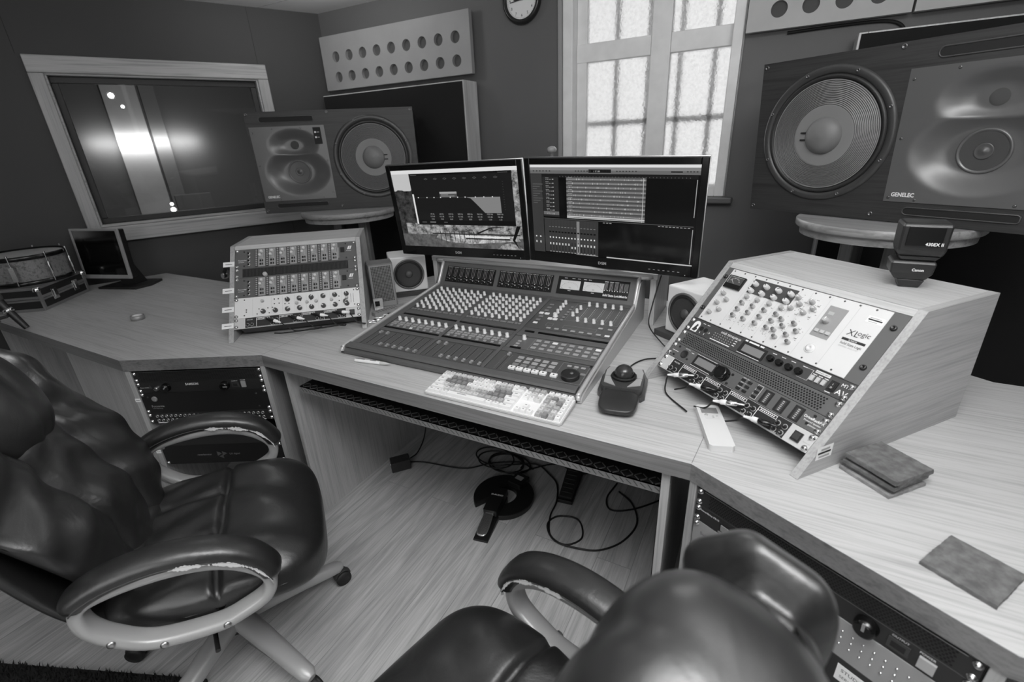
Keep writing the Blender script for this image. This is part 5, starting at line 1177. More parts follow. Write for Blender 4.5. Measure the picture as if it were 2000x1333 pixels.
m = MB(); m.prism([(-.15, -.09), (.1, -.1), (.13, -.02), (.1, .09), (-.12, .09)], 0, .012); m.build('stand_foot', BLACK, ms, Mi, bevel=.004)
m = MB(); m.add([(-.04, -.04, .0125), (.04, -.04, .0125), (.04, .05, .0125), (-.04, .05, .0125), (-.04, -.055, .2), (.04, -.055, .2), (.04, -.035, .2), (-.04, -.035, .2)], [(0, 3, 2, 1), (4, 5, 6, 7), (0, 1, 5, 4), (1, 2, 6, 5), (2, 3, 7, 6), (3, 0, 4, 7)]); m.build('stand_neck', BLACK, ms, Mi)
mc = thing('microphone', 'black handheld microphone held by a boom arm at the front left corner of the desk', 'microphone', frame((-2.825, .70, Z + .004), (1, 0, 0), (0, 1, 0)))
Tm = Matrix.Translation((0, 0, .005)) @ Matrix.Rotation(radians(-24), 4, 'Y') @ Matrix.Rotation(radians(14), 4, 'X')
m = MB(); m.lathe([(.011, 0), (.0125, .02), (.0165, .12), (.0185, .14)], 20, 0, Tm); m.build('handle', mat('mic_black', 28, .45), mc)
m = MB(); m.lathe([(.0195, .141), (.025, .155), (.026, .175), (.021, .193), (0, .2)], 20, 0, Tm); m.build('mesh_head', mat('mic_mesh', 90, .4, .7, bump=.6, bscale=900), mc)
m = MB(); m.lathe([(.0178, .085), (.0195, .086), (.0195, .1), (.0178, .101)], 20, 0, Tm); m.build('chrome_band', CHROME, mc)
pm = Tm @ Vector((0, 0, .07)); m = MB(); m.tube([tuple(pm + Vector((0, -.02, 0))), (-.12, -.06, .045), (-.42, -.16, .02), (-.6, -.22, -.05)], .007); m.lathe([(.016, -.012), (.019, 0), (.016, .012)], 16, 1, Matrix.Translation(tuple(pm + Vector((-.06, -.045, -.015)))) @ Matrix.Rotation(pi / 2, 4, 'X')); m.build('boom_arm', [BLACK, CHROME], mc)
# black stand half hidden behind the left rack cabinet
o = thing('headphone_stand', 'black stand half hidden behind the left end of the left rack cabinet', 'stand', at(-2.078, 1.222, Z + .0004))
m = MB(); m.lathe([(.05, 0), (.05, .02), (.02, .04), (.012, .045)], 28); m.cyl(0, 0, .045, .2, .011); m.build('stand_base', BLACK, o)
m = MB(); m.tube(bez([(-.06, 0, .19), (-.03, 0, .215), (.0, 0, .2), (.03, 0, .215), (.05, 0, .19)], 6), .008); m.build('hanger', RUBBER, o)
m = MB(); m.lathe([(.012, -.01), (.014, .0), (.012, .012)], 16, 0, Matrix.Translation((-.045, -.01, .175)) @ Matrix.Rotation(pi / 2, 4, 'X')); m.build('chrome_knob', CHROME, o)
# cables on the desk
m = MB(); m.tube(bez([(-.32, 1.74, Z + .2), (-.338, 1.705, Z + .09), (-.335, 1.66, Z + .03), (-.27, 1.56, Z + .012), (-.225, 1.505, Z + .004), (-.2295, 1.46, Z + .0035), (-.29, 1.42, Z + .0035), (-.318, 1.36, Z + .0035), (-.312, 1.305, Z + .01)], 8), .0024, 6)
tag(m.build('trackball_lead', RUBBER), 'thin black lead running from the shelf down to the trackball', 'cable')
m = MB(); m.tube(bez([(-1.5, 1.29, Z + .004), (-1.56, 1.22, Z + .003), (-1.66, 1.12, Z + .003), (-1.7, 1.1, Z + .003)], 8), .0028, 6)
tag(m.build('lead', RUBBER), 'dark lead lying on the desk under the left rack cabinet', 'cable')
# ---------------------------------------------------------------- big loudspeakers on stands
VENEER = wood('black_ash', 46, fig=.3, pores=.6, rough=.5, dark=.7); PLATE = mat('waveguide_grey', 82, .36, 0, .8); SCREW = mat('speaker_screw', 110, .3, .9)
CONEL = mat('woofer_cone', 122, .55); SURR = mat('woofer_surround', 40, .45); RINGM = mat('woofer_ring', 58, .38); DOME = mat('woofer_dome', 108, .5)
SW_, SH_, SD_ = .835, .495, .38
def loudspeaker(M, cx, px, label, seed=0):
    o = thing('loudspeaker', label, 'loudspeaker', M, 'large three way loudspeakers on stands')
    m = MB(); m.box(0, SW_, 0, SH_, -SD_, -.0455); m.build('cabinet', BLACK, o, bevel=.004)
    a, b, c, d = px, px + .366, .063, .425; m = MB()
    if px > .005: m.box(0, a, 0, SH_, -.045, 0)
    m.box(b, SW_, 0, SH_, -.045, 0); m.box(a, b, 0, c, -.045, 0); m.box(a, b, d, SH_, -.045, 0); m.build('baffle', VENEER, o)
    cy = .258; T = Matrix.Translation((cx, cy, 0))
    m = MB(); m.lathe([(.207, .0004), (.205, .005), (.2, .0075), (.192, .0075), (.184, .0045), (.182, .001)], 72, 0, T, cap0=False, cap1=False); m.build('woofer_ring', RINGM, o)
    m = MB(); m.lathe([(.1815, .001), (.1785, .007), (.173, .0085), (.168, .0035), (.1655, .001)], 72, 0, T, cap0=False, cap1=False); m.build('woofer_surround', SURR, o)
    prof = [(.166, .0055)]; k = 0; r = .163
    while r > .092: prof += [(r, .0057 if k % 2 == 0 else .0036)]; r -= .0024; k += 1
    prof += [(.09, .004), (.056, .0022)]
    m = MB()
    for q in range(len(prof) - 1): m.lathe(prof[q:q + 2], 72, 1 if (q % 2 and q < len(prof) - 3) else 0, T, cap0=False, cap1=False)
    m.build('woofer_cone', [CONEL, mat('cone_groove_shade', 76, .6)], o)  # shade in the cone grooves painted as darker rings
    m = MB(); m.lathe([(.0575, .002), (.056, .008), (.05, .017), (.036, .026), (.018, .031), (0, .0325)], 40, 0, T); m.build('dust_cap', DOME, o)
    m = MB(); s_ = 1 if cx > .4 else -1
    for dy in (-.011, .011): m.tube([(s_ * .0555, dy, .006), (s_ * .066, dy, .007), (s_ * .073, dy, .0045)], .0028, 6)
    m.build('tinsel_lead', BLACK, o, T)
    for k in range(8):
        a = radians(22.5 + 45 * k); m = MB(); m.lathe([(.0058, .0076), (.0052, .0096), (.0028, .0098), (.0024, .0085), (0, .0085)], 12); m.build('woofer_screw', SCREW, o, T @ Matrix.Translation((.196 * cos(a), .196 * sin(a), 0)))
    # waveguide plate with two dished horns
    W_, H_ = .366, .362; y0 = .063; nx, ny = 84, 84; vs = []; fs = []
    tcx, tcy, mcx, mcy = .198, .272, .196, .14
    def sm(t): t = max(0.0, min(1.0, t)); return t * t * (3 - 2 * t)
    for j in range(ny + 1):
        for i in range(nx + 1):
            x, y = W_ * i / nx, H_ * j / ny
            r1 = hypot((x - tcx) / .132, (y - tcy) / .082); r2 = hypot((x - mcx) / .168, (y - mcy) / .122)
            d1 = .03 * sm((1 - r1) * 1.4); d2 = .036 * sm((1 - r2) * 1.75)
            q1 = hypot(x - tcx, y - tcy); q2 = hypot(x - mcx, y - mcy)
            vs.append((x, y, .0185 - max(d1, d2)))
    for j in range(ny):
        for i in range(nx): a = j * (nx + 1) + i; fs.append((a, a + 1, a + nx + 2, a + nx + 1))
    m = MB(); m.add(vs, fs, 0, True)
    for (ax_, ay_, bx2, by2) in ((0, 0, W_, 0), (W_, 0, W_, H_), (W_, H_, 0, H_), (0, H_, 0, 0)): m.add([(ax_, ay_, .0004), (bx2, by2, .0004), (bx2, by2, .0185), (ax_, ay_, .0185)], [(0, 1, 2, 3)])
    wp = m.build('waveguide_plate', PLATE, o, Matrix.Translation((px, y0, -.0151)))
    T2 = Matrix.Translation((px + mcx, y0 + mcy, .0034 - .036))
    m = MB(); m.lathe([(.05, .001), (.053, .0042), (.056, .005), (.0585, .0035), (.0595, .0005)], 48, 0, T2, cap0=False, cap1=False); m.build('midrange_rim', mat('mid_rim', 96, .3, .3), o)
    m = MB(); m.lathe([(.0505, .0022), (.035, .0015), (.022, .001)], 40, 0, T2, cap0=False, cap1=False); m.build('midrange_cone', mat('mid_cone', 66, .35), o)
    m = MB(); m.lathe([(.0215, .001), (.0205, .004), (.018, .0028), (.01, .0035), (.004, .0075), (0, .008)], 32, 0, T2); m.build('midrange_cap', mat('mid_cap', 74, .3), o)
    T3 = Matrix.Translation((px + tcx, y0 + tcy, .0034 - .03))
    m = MB(); m.lathe([(.0208, .0005), (.02, .0016), (0, .0018)], 32, 0, T3); m.build('tweeter_mesh', mat('tweeter_mesh', 84, .5, .3, bump=.5, bscale=1200), o)
    for (x, y) in ((.012, .012), (.012, .18), (.012, .335), (.11, .352), (.25, .352), (.354, .19), (.354, .03), (.08, .008), (.3, .008)):
        m = MB(); m.lathe([(.0042, .0001), (.0036, .0016), (.0018, .0018), (0, .0012)], 10); m.build('plate_screw', SCREW, o, Matrix.Translation((px + x, y0 + y, .0035)))
    m = MB(); m.text('GENELEC', .018, .016, .0165, .0040, 0, 'l', .03, .85); m.build('lettering', TXTW, o, Matrix.Translation((px, y0, 0)))
    m = MB(); m.box(.308, .346, .272, .352, .0034, .0040, 0); m.rect(.314, .322, .325, .333, .0044, 1); m.rect(.314, .322, .301, .309, .0044, 1); m.rect(.325, .338, .327, .331, .0044, 2); m.rect(.325, .336, .303, .306, .0044, 2); m.build('indicator_panel', [BLACKM, TXTW, TXTG], o, Matrix.Translation((px, y0, 0)))
    for (x0, x1, ya, yb) in ((px + .055, px + .318, .4445, .470), (px + .055, px + .318, .026, .048)):
        P = [(x0 + .012 + .012 * cos(radians(a)), (ya + yb) / 2 + (yb - ya) / 2 * sin(radians(a))) for a in range(90, 271, 20)] + [(x1 - .006, ya), (x1, ya + .004), (x1, yb - .004), (x1 - .006, yb)]
        m = MB(); m.prism(P, .0003, .0012); m.build('port_slot', BLACKM, o)
        m = MB(); m.tube([(p[0], p[1], .0012) for p in P], .0022, 6, 0, True); m.build('port_rim', mat('port_rim', 62, .35), o)
    for (x, y) in ((.012, .482), (.823, .482), (.012, .014), (.823, .014), (px + .39 if px < .3 else px - .03, .484), (px + .39 if px < .3 else px - .03, .02)):
        m = MB(); m.lathe([(.0075, .0002), (.0068, .0022), (.004, .0018), (.0035, .0006), (0, .0006)], 14); m.build('fixing_insert', SCREW, o, Matrix.Translation((x, y, 0)))
    return o
a_ = radians(36.9)
loudspeaker(frame((-2.405, 1.684, 1.1115), (cos(a_), sin(a_), 0), (0, 0, 1)), .605, .012, 'left black three way loudspeaker with its woofer beside the left monitor')
loudspeaker(frame((-.074, 2.129, 1.1325), (.859, -.512, 0), (-.031, -.077, .997)), .236, .447, 'right black three way loudspeaker cut off by the right edge of the photo')
STW = wood('stand_oak', 128, rot=(0, radians(90), 0), fig=.3, pores=.4); STWP = wood('stand_plate', 135, fig=.3, pores=.3)
def stand(M, top, label):
    o = thing('speaker_stand', label, 'speaker stand', M, 'wooden speaker stands')
    m = MB(); m.lathe([(.25, top - .024), (.253, top - .02), (.253, top - .003), (.25, top)], 64); m.build('top_plate', STWP, o)
    m = MB(); m.lathe([(.236, top - .05), (.238, top - .0245)], 64); m.build('under_plate', STWP, o)
    for x in (-.085, .045):
        m = MB(); m.box(x, x + .042, -.07, .07, .0305, top - .0505); m.build('post', STW, o, bevel=.002)
    m = MB(); m.box(-.042, .044, .0, .03, .0305, top - .0505); m.build('back_slat', mat('stand_dark', 40, .6), o)
    m = MB(); m.box(-.2, .2, -.2, .2, 0, .03); m.build('base_board', STW, o, bevel=.003)
    return o
stand(at(-2.07, 1.955, 0, 37), 1.1105, 'wooden stand with a round top under the left loudspeaker')
stand(at(.335, 1.96, 0, -31), 1.131, 'wooden stand with a round top under the right loudspeaker')
# ---------------------------------------------------------------- leather chairs (x forward, y left)
def leather():
    m, nt, b = _new('black_leather'); N = nt.nodes; L = nt.links; c = lin(29)
    b.inputs['Base Color'].default_value = (c, c, c, 1); b.inputs['Roughness'].default_value = .4; b.inputs['Specular IOR Level'].default_value = .7; b.inputs['Coat Weight'].default_value = .35; b.inputs['Coat Roughness'].default_value = .28
    tc = N.new('ShaderNodeTexCoord'); n1 = N.new('ShaderNodeTexNoise'); n1.inputs['Scale'].default_value = 14; n1.inputs['Detail'].default_value = 3; n1.inputs['Distortion'].default_value = .6
    n2 = N.new('ShaderNodeTexVoronoi'); n2.inputs['Scale'].default_value = 420
    L.new(tc.outputs['Object'], n1.inputs['Vector']); L.new(tc.outputs['Object'], n2.inputs['Vector'])
    b1 = N.new('ShaderNodeBump'); b1.inputs['Strength'].default_value = .13; b1.inputs['Distance'].default_value = .03
    b2 = N.new('ShaderNodeBump'); b2.inputs['Strength'].default_value = .08; b2.inputs['Distance'].default_value = .002
    L.new(n1.outputs['Fac'], b1.inputs['Height']); L.new(n2.outputs['Distance'], b2.inputs['Height']); L.new(b1.outputs['Normal'], b2.inputs['Normal']); L.new(b2.outputs['Normal'], b.inputs['Normal']); return m
LEA = leather(); SEAM = mat('seam_thread', 60, .7); TORN = mat('torn_leather_edge', 205, .9)
def g_(t, w): return math.exp(-(t / w) ** 2)
def make_chair(name, label):
    t = thing(name, label, 'chair', None, 'black leather executive chairs')
    # five star base
    for k in range(5):
        a = radians(72 * k + CH_BASE); T = Matrix.Rotation(a, 4, 'Z')
        m = MB(); m.T = T; n_ = 10; P = []
        m.tube([(.0, 0, .125), (.05, 0, .122), (.12, 0, .112), (.2, 0, .098), (.27, 0, .084), (.31, 0, .077), (.325, 0, .074)], [.03, .031, .029, .026, .024, .022, .012], 14, 0, flat=(.85, 1.0, .8)); leg = m.build('base_leg', LEGMET, t)
        m = MB(); m.T = T @ Matrix.Translation((.305, 0, 0))
        cz = Matrix.Rotation(pi / 2, 4, 'X')
        for s_ in (-.020, .006): m.lathe([(.012, s_), (.0255, s_ + .001), (.0262, s_ + .007), (.0255, s_ + .013), (.012, s_ + .014)], 24, 0, Matrix.Translation((.012, .0, .0264)) @ cz)
        m.lathe([(.026, -.019), (.029, -.01), (.029, .012), (.026, .02)], 20, 1, Matrix.Translation((.012, 0, .034)) @ Matrix.Translation((0, 0, 0)) @ cz @ Matrix.Diagonal((1, .8, .55, 1)).to_4x4()); m.cyl(0, 0, .04, .072, .008, None, 10, 1)
        m.build('caster', [RUBBER, CHAR], leg)
    m = MB(); m.lathe([(.042, .09), (.045, .11), (.042, .14), (.03, .148), (.028, .26), (.02, .262), (.02, .36), (0, .36)], 28); m.build('gas_column', BLACK, t)
    m = MB(); m.box(-.13, .13, -.09, .09, .352, .372); m.box(-.18, .12, -.04, .04, .33, .3518); m.tube([(.02, -.08, .345), (.02, -.24, .335), (.03, -.29, .33)], .006); m.build('tilt_mechanism', BLACK, t, bevel=.003)
    # seat
    def seat(x, y, z, c):
        if z > 0:
            z += .012 * (1 - c[1] ** 2) * (1 - c[0] ** 2)
            z -= .018 * g_(x - .02, .009)
            if x < .02: z -= .012 * (g_(abs(y) - .088, .012)) * min(1, (.02 - x) / .03)
            z += .006 * sin(y * 38 + x * 14) * g_(x - .1, .08) + .004 * sin(y * 60 - x * 30 + 1) * g_(x + .08, .1)
            z += .008 * g_(abs(y) - .19, .05)
        if x > .08: z -= .055 * ((x - .08) / .2) ** 2
        y *= 1 - .10 * max(0, -x / .27) - .06 * max(0, (x - .1) / .17) ** 2
        return x, y, z
    o = puff(.262, .268, .066, 4.2, 60, seat); o.build('seat', LEA, t, Matrix.Translation((.04, 0, .437)))
    m = MB(); P = [(.26 * cos(a) * (1 if cos(a) > 0 else .98), .268 * (abs(sin(a)) ** .5) * (1 if sin(a) > 0 else -1), 0) for a in [2 * pi * k / 60 for k in range(60)]]
    # backrest
    TB = Matrix.Translation((-.135, 0, .415)) @ Matrix.Rotation(radians(-20.5), 4, 'Y')   # local z up the back, x forward
    def back(x, y, z, c):
        w = 1.0 - .05 * max(0, c[2]) ** 2 - .10 * max(0, -c[2]) ** 2; 
        if x > 0:
            x += .018 * (1 - c[1] ** 2) - .022 * g_(abs(y) - .088, .0095) * (1 if abs(c[2]) < .95 else .3) - .012 * g_(abs(y) - .088, .03)
            x += .012 * g_(abs(y) - .18, .06); x += .004 * sin(z * 34 + y * 9) + .003 * sin(z * 60 + abs(y) * 40)
        k = max(0.0, min(1.0, (c[2] + .05) / .75)); k = k * k * (3 - 2 * k)
        x = x * (1 + (.8 if x > 0 else .8) * k) - .012 * k; gr = g_(abs(y) - .122, .014) * k; x *= 1 - .3 * gr; z -= .03 * gr * max(0, c[2]) + .05 * max(0, 1 - (y / .15) ** 2) * max(0, c[2])
        x += .035 * math.exp(-((z + .12) / .16) ** 2) + .05 * (c[1] ** 2) * .6 * (1 - k)
        return x, y * w, z
    o = puff(.04, .283, .34, 2.45, 60, back); o.build('backrest', LEA, t, TB @ Matrix.Translation((.0, 0, .358)))
    def shell(x, y, z, c): return x + .05 * (c[1] ** 2) * .6, y * (1.0 - .05 * max(0, c[2]) ** 2 - .1 * max(0, -c[2]) ** 2), z
    o = puff(.02, .282, .26, 4, 30, shell); o.build('back_shell', LEA, t, TB @ Matrix.Translation((-.036, 0, .275)))
    def head(x, y, z, c):
        if x > 0: x += .014 * (1 - c[1] ** 2) - .006 * g_(y, .02)
        return x + .01 * c[1] ** 2, y * (1 - .14 * max(0, c[2]) ** 2 - .05 * max(0, -c[2])), z
    o = puff(.092, .128, .142, 2.6, 40, head); o.build('headrest', LEA, t, TB @ Matrix.Translation((.006, 0, .548)))
    def lower(x, y, z, c): return x, y * (1 - .2 * max(0, -c[2])), z
    o = puff(.04, .22, .075, 3, 20, lower); o.build('lumbar_gusset', LEA, t, Matrix.Translation((-.14, 0, .45)))
    # loop arms
    for s_ in (1, -1):
        y = .292 * s_
        loop = [(-.15, .592), (-.09, .612), (-.0, .615), (.08, .60), (.14, .566), (.178, .515), (.168, .462), (.11, .432), (.05, .420), (-.062, .437), (-.125, .485), (-.158, .54)]
        L2 = bez([(p[0], y, p[1]) for p in loop], 6, True)
        m = MB(); m.tube(L2, .0235, 16, 0, True, (.62, 1.0, .6), (0, 0, 1)); fr = m.build('arm_frame', LEGMET, t)
        for (bx_, bz) in ((-.125, .485), (-.045, .433), (.075, .424)):
            m = MB(); m.lathe([(.0085, 0), (.008, .003), (.004, .0045), (0, .0045)], 14, 0, Matrix.Translation((bx_, y + s_ * .0225, bz)) @ Matrix.Rotation(-s_ * pi / 2, 4, 'X')); m.build('bolt_cap', STEEL, fr)
        m = MB()
        for bx_ in (-.03, .06): m.box(bx_ - .02, bx_ + .02, min(y - s_ * .02, s_ * .13), max(y - s_ * .02, s_ * .13), .395, .41)
        m.box(-.05, .08, min(s_ * .1, s_ * .16), max(s_ * .1, s_ * .16), .34, .41)
        m.build('arm_bracket', BLACK, fr)
        pp = bez([(-.168, y, .585), (-.145, y, .615), (-.085, y, .638), (0, y, .645), (.083, y, .628), (.148, y, .592), (.184, y, .54), (.190, y, .505)], 6); k_ = len(pp)
        rad = [.036 * (min(1, .45 + .55 * min(i, k_ - 1 - i) / 4)) for i in range(k_)]
        m = MB(); m.tube(pp, rad, 18, 0, False, (.66, 1.0, .8), (0, 0, 1)); ap = m.build('arm_pad', LEA, t)
        rr = random.Random(5 + s_); m2 = MB()
        for side in (1, -1):
            q = [(p[0], p[1] + side * rad[i] * .97, p[2] - .0065) for i, p in enumerate(pp)]; m2.tube(q[3:-3], .0016, 6)
            m = MB(); a0, a1 = int(k_ * .45), k_ - 3; n_ = (a1 - a0) * 5; up_ = []; lo_ = []
            for j in range(n_ + 1):
                f = j / 5; i = min(a0 + int(f), k_ - 2); f -= int(f); x = pp[i][0] * (1 - f) + pp[i + 1][0] * f; z = pp[i][2] * (1 - f) + pp[i + 1][2] * f
                wv = max(0.0, .75 + .5 * sin(j * .21 + s_) + rr.uniform(-.45, .45)) * min(1, j / 6); r_ = rad[i] * 1.0
                yy = y + side * (r_ + .0004); up_.append((x, yy, z - .009 + .0048 * wv)); lo_.append((x, yy, z - .009 - .0055 * wv))
            m.add(up_ + lo_, [(j, j + 1, n_ + 2 + j, n_ + 1 + j) for j in range(n_)]); tag(m.build('worn_edge', TORN, ap), 'peeling pale torn edge of the arm pad')
        m2.build('stitching', SEAM, ap)
    return t
CH_BASE = -54
ch = make_chair('office_chair', 'black leather executive chair at the left, turned toward the console, in full view')
CHL = at(-1.254, .463, 0, 52.45); CHR = at(-.273, .319, 0, 166)
ch.matrix_world = CHL
ch2 = copy_tree(ch, CHR, None, 'black leather executive chair at the bottom right, seen from behind over its headrest')
# torn patch on the right chair's gusset

for c in ch2.children:      # the right chair stands a little more upright
    if c.name.split('.')[0] in ('backrest', 'back_shell', 'headrest'):
        pv = Matrix.Translation((-.135, 0, .415)); c.matrix_basis = pv @ Matrix.Rotation(radians(4.6), 4, 'Y') @ pv.inverted() @ c.matrix_basis
# ---------------------------------------------------------------- things on the floor
PB_ = mat('pedal_black', 26, .35); PEDS = mat('pedal_steel', 190, .25, .9)
px_, py_ = (-.83, 1.37)
dirv = Vector((-.802 - px_, 1.125 - py_, 0)).normalized()
# sustain pedal: long base plate with a steel treadle
sp = thing('foot_pedal', 'black sustain pedal with a steel treadle lying on the round pedal under the desk', 'pedal', frame((-.802, 1.122, .0004), (-.99, -.11, 0), (.11, -.99, 0)))
sp.matrix_world = frame((-.80, 1.125, .0004), (.985, .17, 0), (-.17, .985, 0))
m = MB(); m.add([(-.03, 0, 0), (.03, 0, 0), (.034, .235, 0), (-.034, .235, 0), (-.03, 0, .008), (.03, 0, .008), (.034, .235, .03), (-.034, .235, .03)], [(0, 3, 2, 1), (4, 5, 6, 7), (0, 1, 5, 4), (1, 2, 6, 5), (2, 3, 7, 6), (3, 0, 4, 7)]); m.build('base_plate', PB_, sp, bevel=.002)
m = MB(); m.prism([(-.028, .11), (.028, .11), (.032, .25), (-.032, .25)], .031, .058); m.build('pedal_housing', PB_, sp, bevel=.005)
m = MB(); m.text('M-AUDIO', 0, .2, .012, .0584, 0, 'c', .02); m.build('lettering', TXTW, sp)
b = puff(.021, .066, .006, 4, 14, lambda x, y, z, c: (x * (1 - .12 * y / .066), y, z + .02 * (y / .066) * .6)); b.build('treadle', PEDS, sp, Matrix.Translation((-.002, .075, .034)))
rp_ = thing('round_pedal', 'round black horseshoe shaped pedal base under the desk with the sustain pedal across it', 'pedal', at(-.833, 1.375, .0004, -10))
m = MB(); P = []
for k in range(41): a = radians(-62 + 304 * k / 40); P.append((.13 * cos(a), .13 * sin(a)))
Q = [(.055 * cos(radians(-50 + 280 * k / 40)), .055 * sin(radians(-50 + 280 * k / 40))) for k in range(41)][::-1]
n2 = len(P); pts = P + Q
vs = [(p[0], p[1], 0) for p in pts] + [(p[0], p[1], .024) for p in pts]; fs = []
for i in range(n2 - 1): a, b2, c, d = i, i + 1, 2 * n2 - 2 - i, 2 * n2 - 1 - i; fs += [(a + 2 * n2, b2 + 2 * n2, c + 2 * n2, d + 2 * n2), (d, c, b2, a), (a, b2, b2 + 2 * n2, a + 2 * n2), (c, d, d + 2 * n2, c + 2 * n2)]
fs += [(0, 2 * n2, 4 * n2 - 1, 2 * n2 - 1), (n2 - 1, n2, 3 * n2, 3 * n2 - 1)]
T0 = Matrix.Rotation(radians(-82), 4, 'Z')
m.add(vs, fs); m.build('horseshoe_base', PB_, rp_, bevel=.004)
m = MB(); m.box(-.02, .045, .055, .13, .0245, .05); m.build('socket_block', PB_, rp_, bevel=.004)
m = MB(); m.rect(-.005, .03, .085, .11, .0505); m.build('rating_label', mat('label_dim', 150, .6), rp_)
ep = thing('expression_pedal', 'second black pedal standing further right under the desk', 'pedal', frame((-.585, 1.455, .0004), (.99, .12, 0), (-.12, .99, 0)))
m = MB(); m.box(-.032, .032, 0, .2, 0, .018); m.build('base_plate', PB_, ep, bevel=.003)
m = MB(); m.add([(-.028, .01, .019), (.028, .01, .019), (.03, .19, .019), (-.03, .19, .019), (-.028, .01, .03), (.028, .01, .03), (.03, .19, .075), (-.03, .19, .075)], [(0, 3, 2, 1), (4, 5, 6, 7), (0, 1, 5, 4), (1, 2, 6, 5), (2, 3, 7, 6), (3, 0, 4, 7)])
for k in range(6): m.box(-.022, .022, .03 + k * .022, .036 + k * .022, .034 + k * .0055, .039 + k * .0055)
m.build('rocker_board', mat('rocker_rubber', 34, .6), ep, bevel=.002)
ad = thing('power_adaptor', 'small black adaptor box on the floor against the left kneehole panel', 'adaptor', frame((-1.412, 1.318, .0004), (.65, .76, 0), (-.76, .65, 0)))
m = MB(); m.box(0, .09, -.03, .03, 0, .052); m.build('case', mat('adaptor_black', 44, .45), ad, bevel=.004)
m = MB(); m.lathe([(.006, .0005), (.006, .004), (.003, .0045)], 12, 0, frame((0, -.0, .03), (0, -1, 0), (0, 0, 1))); m.build('socket', CHROME, ad)
CAB = mat('cable_black', 22, .5)
def cable(pts, r, label, name='floor_cable', n=8):
    m = MB(); m.tube(bez(pts, n), r, 6); return tag(m.build(name, CAB), label, 'cable')
cable([(-1.355, 1.385, .02), (-1.3, 1.43, .0045), (-1.1, 1.47, .0045), (-1.0, 1.56, .0045), (-.88, 1.62, .0045), (-.8, 1.6, .0045)], .0036, 'black cable running across the floor from the adaptor box to the coil')
cable([(-1.36, 1.40, .03), (-1.36, 1.46, .03), (-1.38, 1.55, .08), (-1.4, 1.62, .25), (-1.41, 1.66, .55)], .0032, 'black cable rising from the adaptor box up the left kneehole panel')
random.seed(8); P = []
for k in range(44):
    a = k * pi / 5.5; r = .085 + .012 * sin(k * .7); P.append((-.955 + .03 * sin(k * .13) + r * 1.15 * cos(a), 1.585 + r * .8 * sin(a), .0045 + .0006 * k))
P += [(-.8, 1.63, .012), (-.72, 1.6, .0045), (-.66, 1.55, .0045), (-.62, 1.45, .0045), (-.61, 1.36, .0045), (-.57, 1.27, .0045), (-.5, 1.25, .0045), (-.455, 1.31, .0045), (-.5, 1.39, .0045), (-.58, 1.375, .0045), (-.60, 1.31, .008), (-.54, 1.245, .0118), (-.44, 1.25, .0118), (-.37, 1.285, .0045), (-.31, 1.36, .0045), (-.285, 1.47, .0045), (-.33, 1.57, .0045), (-.4, 1.62, .0045)]
cable(P, .0036, 'long black cable coiled behind the pedals with a loose loop on the floor')
cable([(-.42, 1.66, .0125), (-.435, 1.56, .0045), (-.40, 1.5, .0045), (-.32, 1.53, .0125), (-.24, 1.63, .0045), (-.18, 1.72, .0045)], .0036, 'black cable lying across the floor near the right kneehole panel')
cable([(-.84, 1.5, .03), (-.83, 1.56, .0125), (-.72, 1.68, .0045), (-.6, 1.66, .0045), (-.52, 1.72, .0045), (-.5, 1.78, .0045)], .0036, 'black lead running back from the round pedal')
cable([(-.158, .93, .0045), (-.16, .98, .0045), (-.152, 1.02, .05), (-.147, 1.03, .2), (-.146, 1.03, .4), (-.146, 1.05, .58)], .0036, 'black cable hanging down the right kneehole panel')
# rug
rg = MB(); rg.box(-1.3, 0, -1.1, 0, 0.0004, .012); tuft = random.Random(2)
for k in range(2600):
    x, y = tuft.uniform(-1.295, -.005), -abs(tuft.gauss(0, .05)) - .003; a = tuft.uniform(0, 6.28); h = tuft.uniform(.008, .02)
    rg.add([(x - .003 * cos(a), y - .003 * sin(a), .012), (x + .003 * cos(a), y + .003 * sin(a), .012), (x + tuft.uniform(-.006, .006), y + tuft.uniform(-.004, .01), .012 + h)], [(0, 1, 2)])
tag(rg.build('shaggy_rug', mat('rug_dark', 30, .95), None, at(-1.25, .335, 0, 22.5)), 'dark shaggy rug on the floor at the bottom left behind the left chair', 'rug')
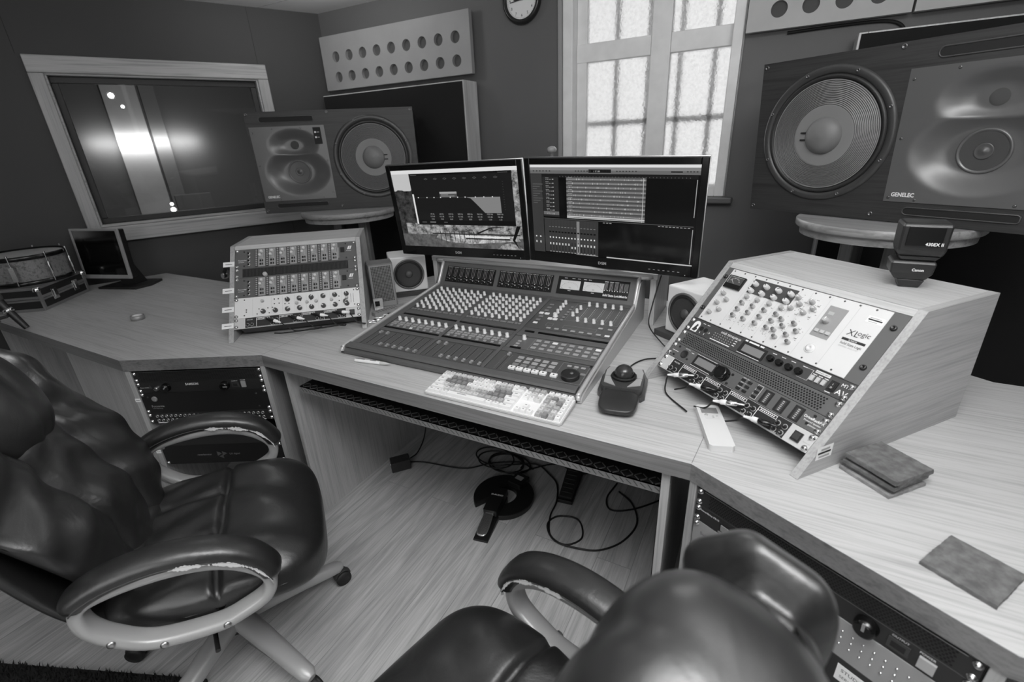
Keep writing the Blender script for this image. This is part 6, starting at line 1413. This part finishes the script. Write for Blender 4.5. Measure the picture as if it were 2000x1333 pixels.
# ---------------------------------------------------------------- light and camera
def area(name, loc, target, size, power, sy=None):
    l = bpy.data.lights.new(name, 'AREA'); l.energy = power; l.size = size
    if sy: l.shape = 'RECTANGLE'; l.size_y = sy
    o = bpy.data.objects.new(name, l); COL.objects.link(o); o.location = loc
    d = Vector(target) - Vector(loc); o.rotation_euler = d.to_track_quat('-Z', 'Y').to_euler(); return o
area('ceiling_softlight', (.0, .35, 2.2), (-.3, 1.0, .3), 1.0, 28)
area('fill_softlight', (-.3, -1.35, 1.3), (-.6, 2.7, 1.8), 1.4, 17)
area('bounce_fill', (.5, .25, 1.72), (.42, .3, 2.3), .5, 42)
area('bounce_fill', (-1.0, -.6, 1.7), (-1.0, -.5, 2.3), .5, 5)  # unseen fill added so the ceiling gives the leather sheen
area('bounce_fill', (-2.25, 1.85, 2.14), (-2.3, 2.0, 2.3), .3, 3.8)  # unseen fill added to brighten the ceiling corner
area('window_skylight', (-.66, 2.5, 1.62), (-.6, .6, 1.3), .8, 6, .8)
area('glass_streak_light', tuple(ML @ Vector((-1.12, 1.56, -2.13))), tuple(ML @ Vector((-1.12, 1.53, -2.3))), .85, 5.0, .03)  # added light standing in for a reflected streak on the glass
area('live_room_fill', tuple(ML @ Vector((-.9, 2.15, -.6))), tuple(ML @ Vector((-1.3, 0.9, -1.75))), .3, 9)  # unseen fill added to light the board fronts behind the glass
w = bpy.data.worlds.new('World'); SC.world = w; w.use_nodes = True
bg = w.node_tree.nodes['Background']; bg.inputs[0].default_value = (1, 1, 1, 1); bg.inputs[1].default_value = .95
cam = bpy.data.cameras.new('Camera'); co = bpy.data.objects.new('Camera', cam); COL.objects.link(co)
cam.sensor_fit = 'HORIZONTAL'; cam.sensor_width = 36.0; cam.lens = 920 / 2000 * 36.0; cam.clip_start = .02
yaw, pit, rol = 0.503740002, 0.400099258, 0.0458849911
fwd = Vector((-sin(yaw) * cos(pit), cos(yaw) * cos(pit), -sin(pit))); rt = Vector((cos(yaw), sin(yaw), 0)); dn = fwd.cross(rt)
r2 = cos(rol) * rt + sin(rol) * dn; d2 = -sin(rol) * rt + cos(rol) * dn
co.matrix_world = Matrix(((r2.x, -d2.x, -fwd.x, 0), (r2.y, -d2.y, -fwd.y, 0), (r2.z, -d2.z, -fwd.z, 1.4148), (0, 0, 0, 1)))
cam.dof.use_dof = True; cam.dof.focus_distance = 1.5; cam.dof.aperture_fstop = 3.2
SC.camera = co
SC.view_settings.view_transform = 'Standard'; SC.view_settings.look = 'None'; SC.view_settings.exposure = -0.1
SC.cycles.use_denoising = True
SC.cycles.max_bounces = 8; SC.cycles.diffuse_bounces = 4
SC.cycles.sample_clamp_indirect = 4.0
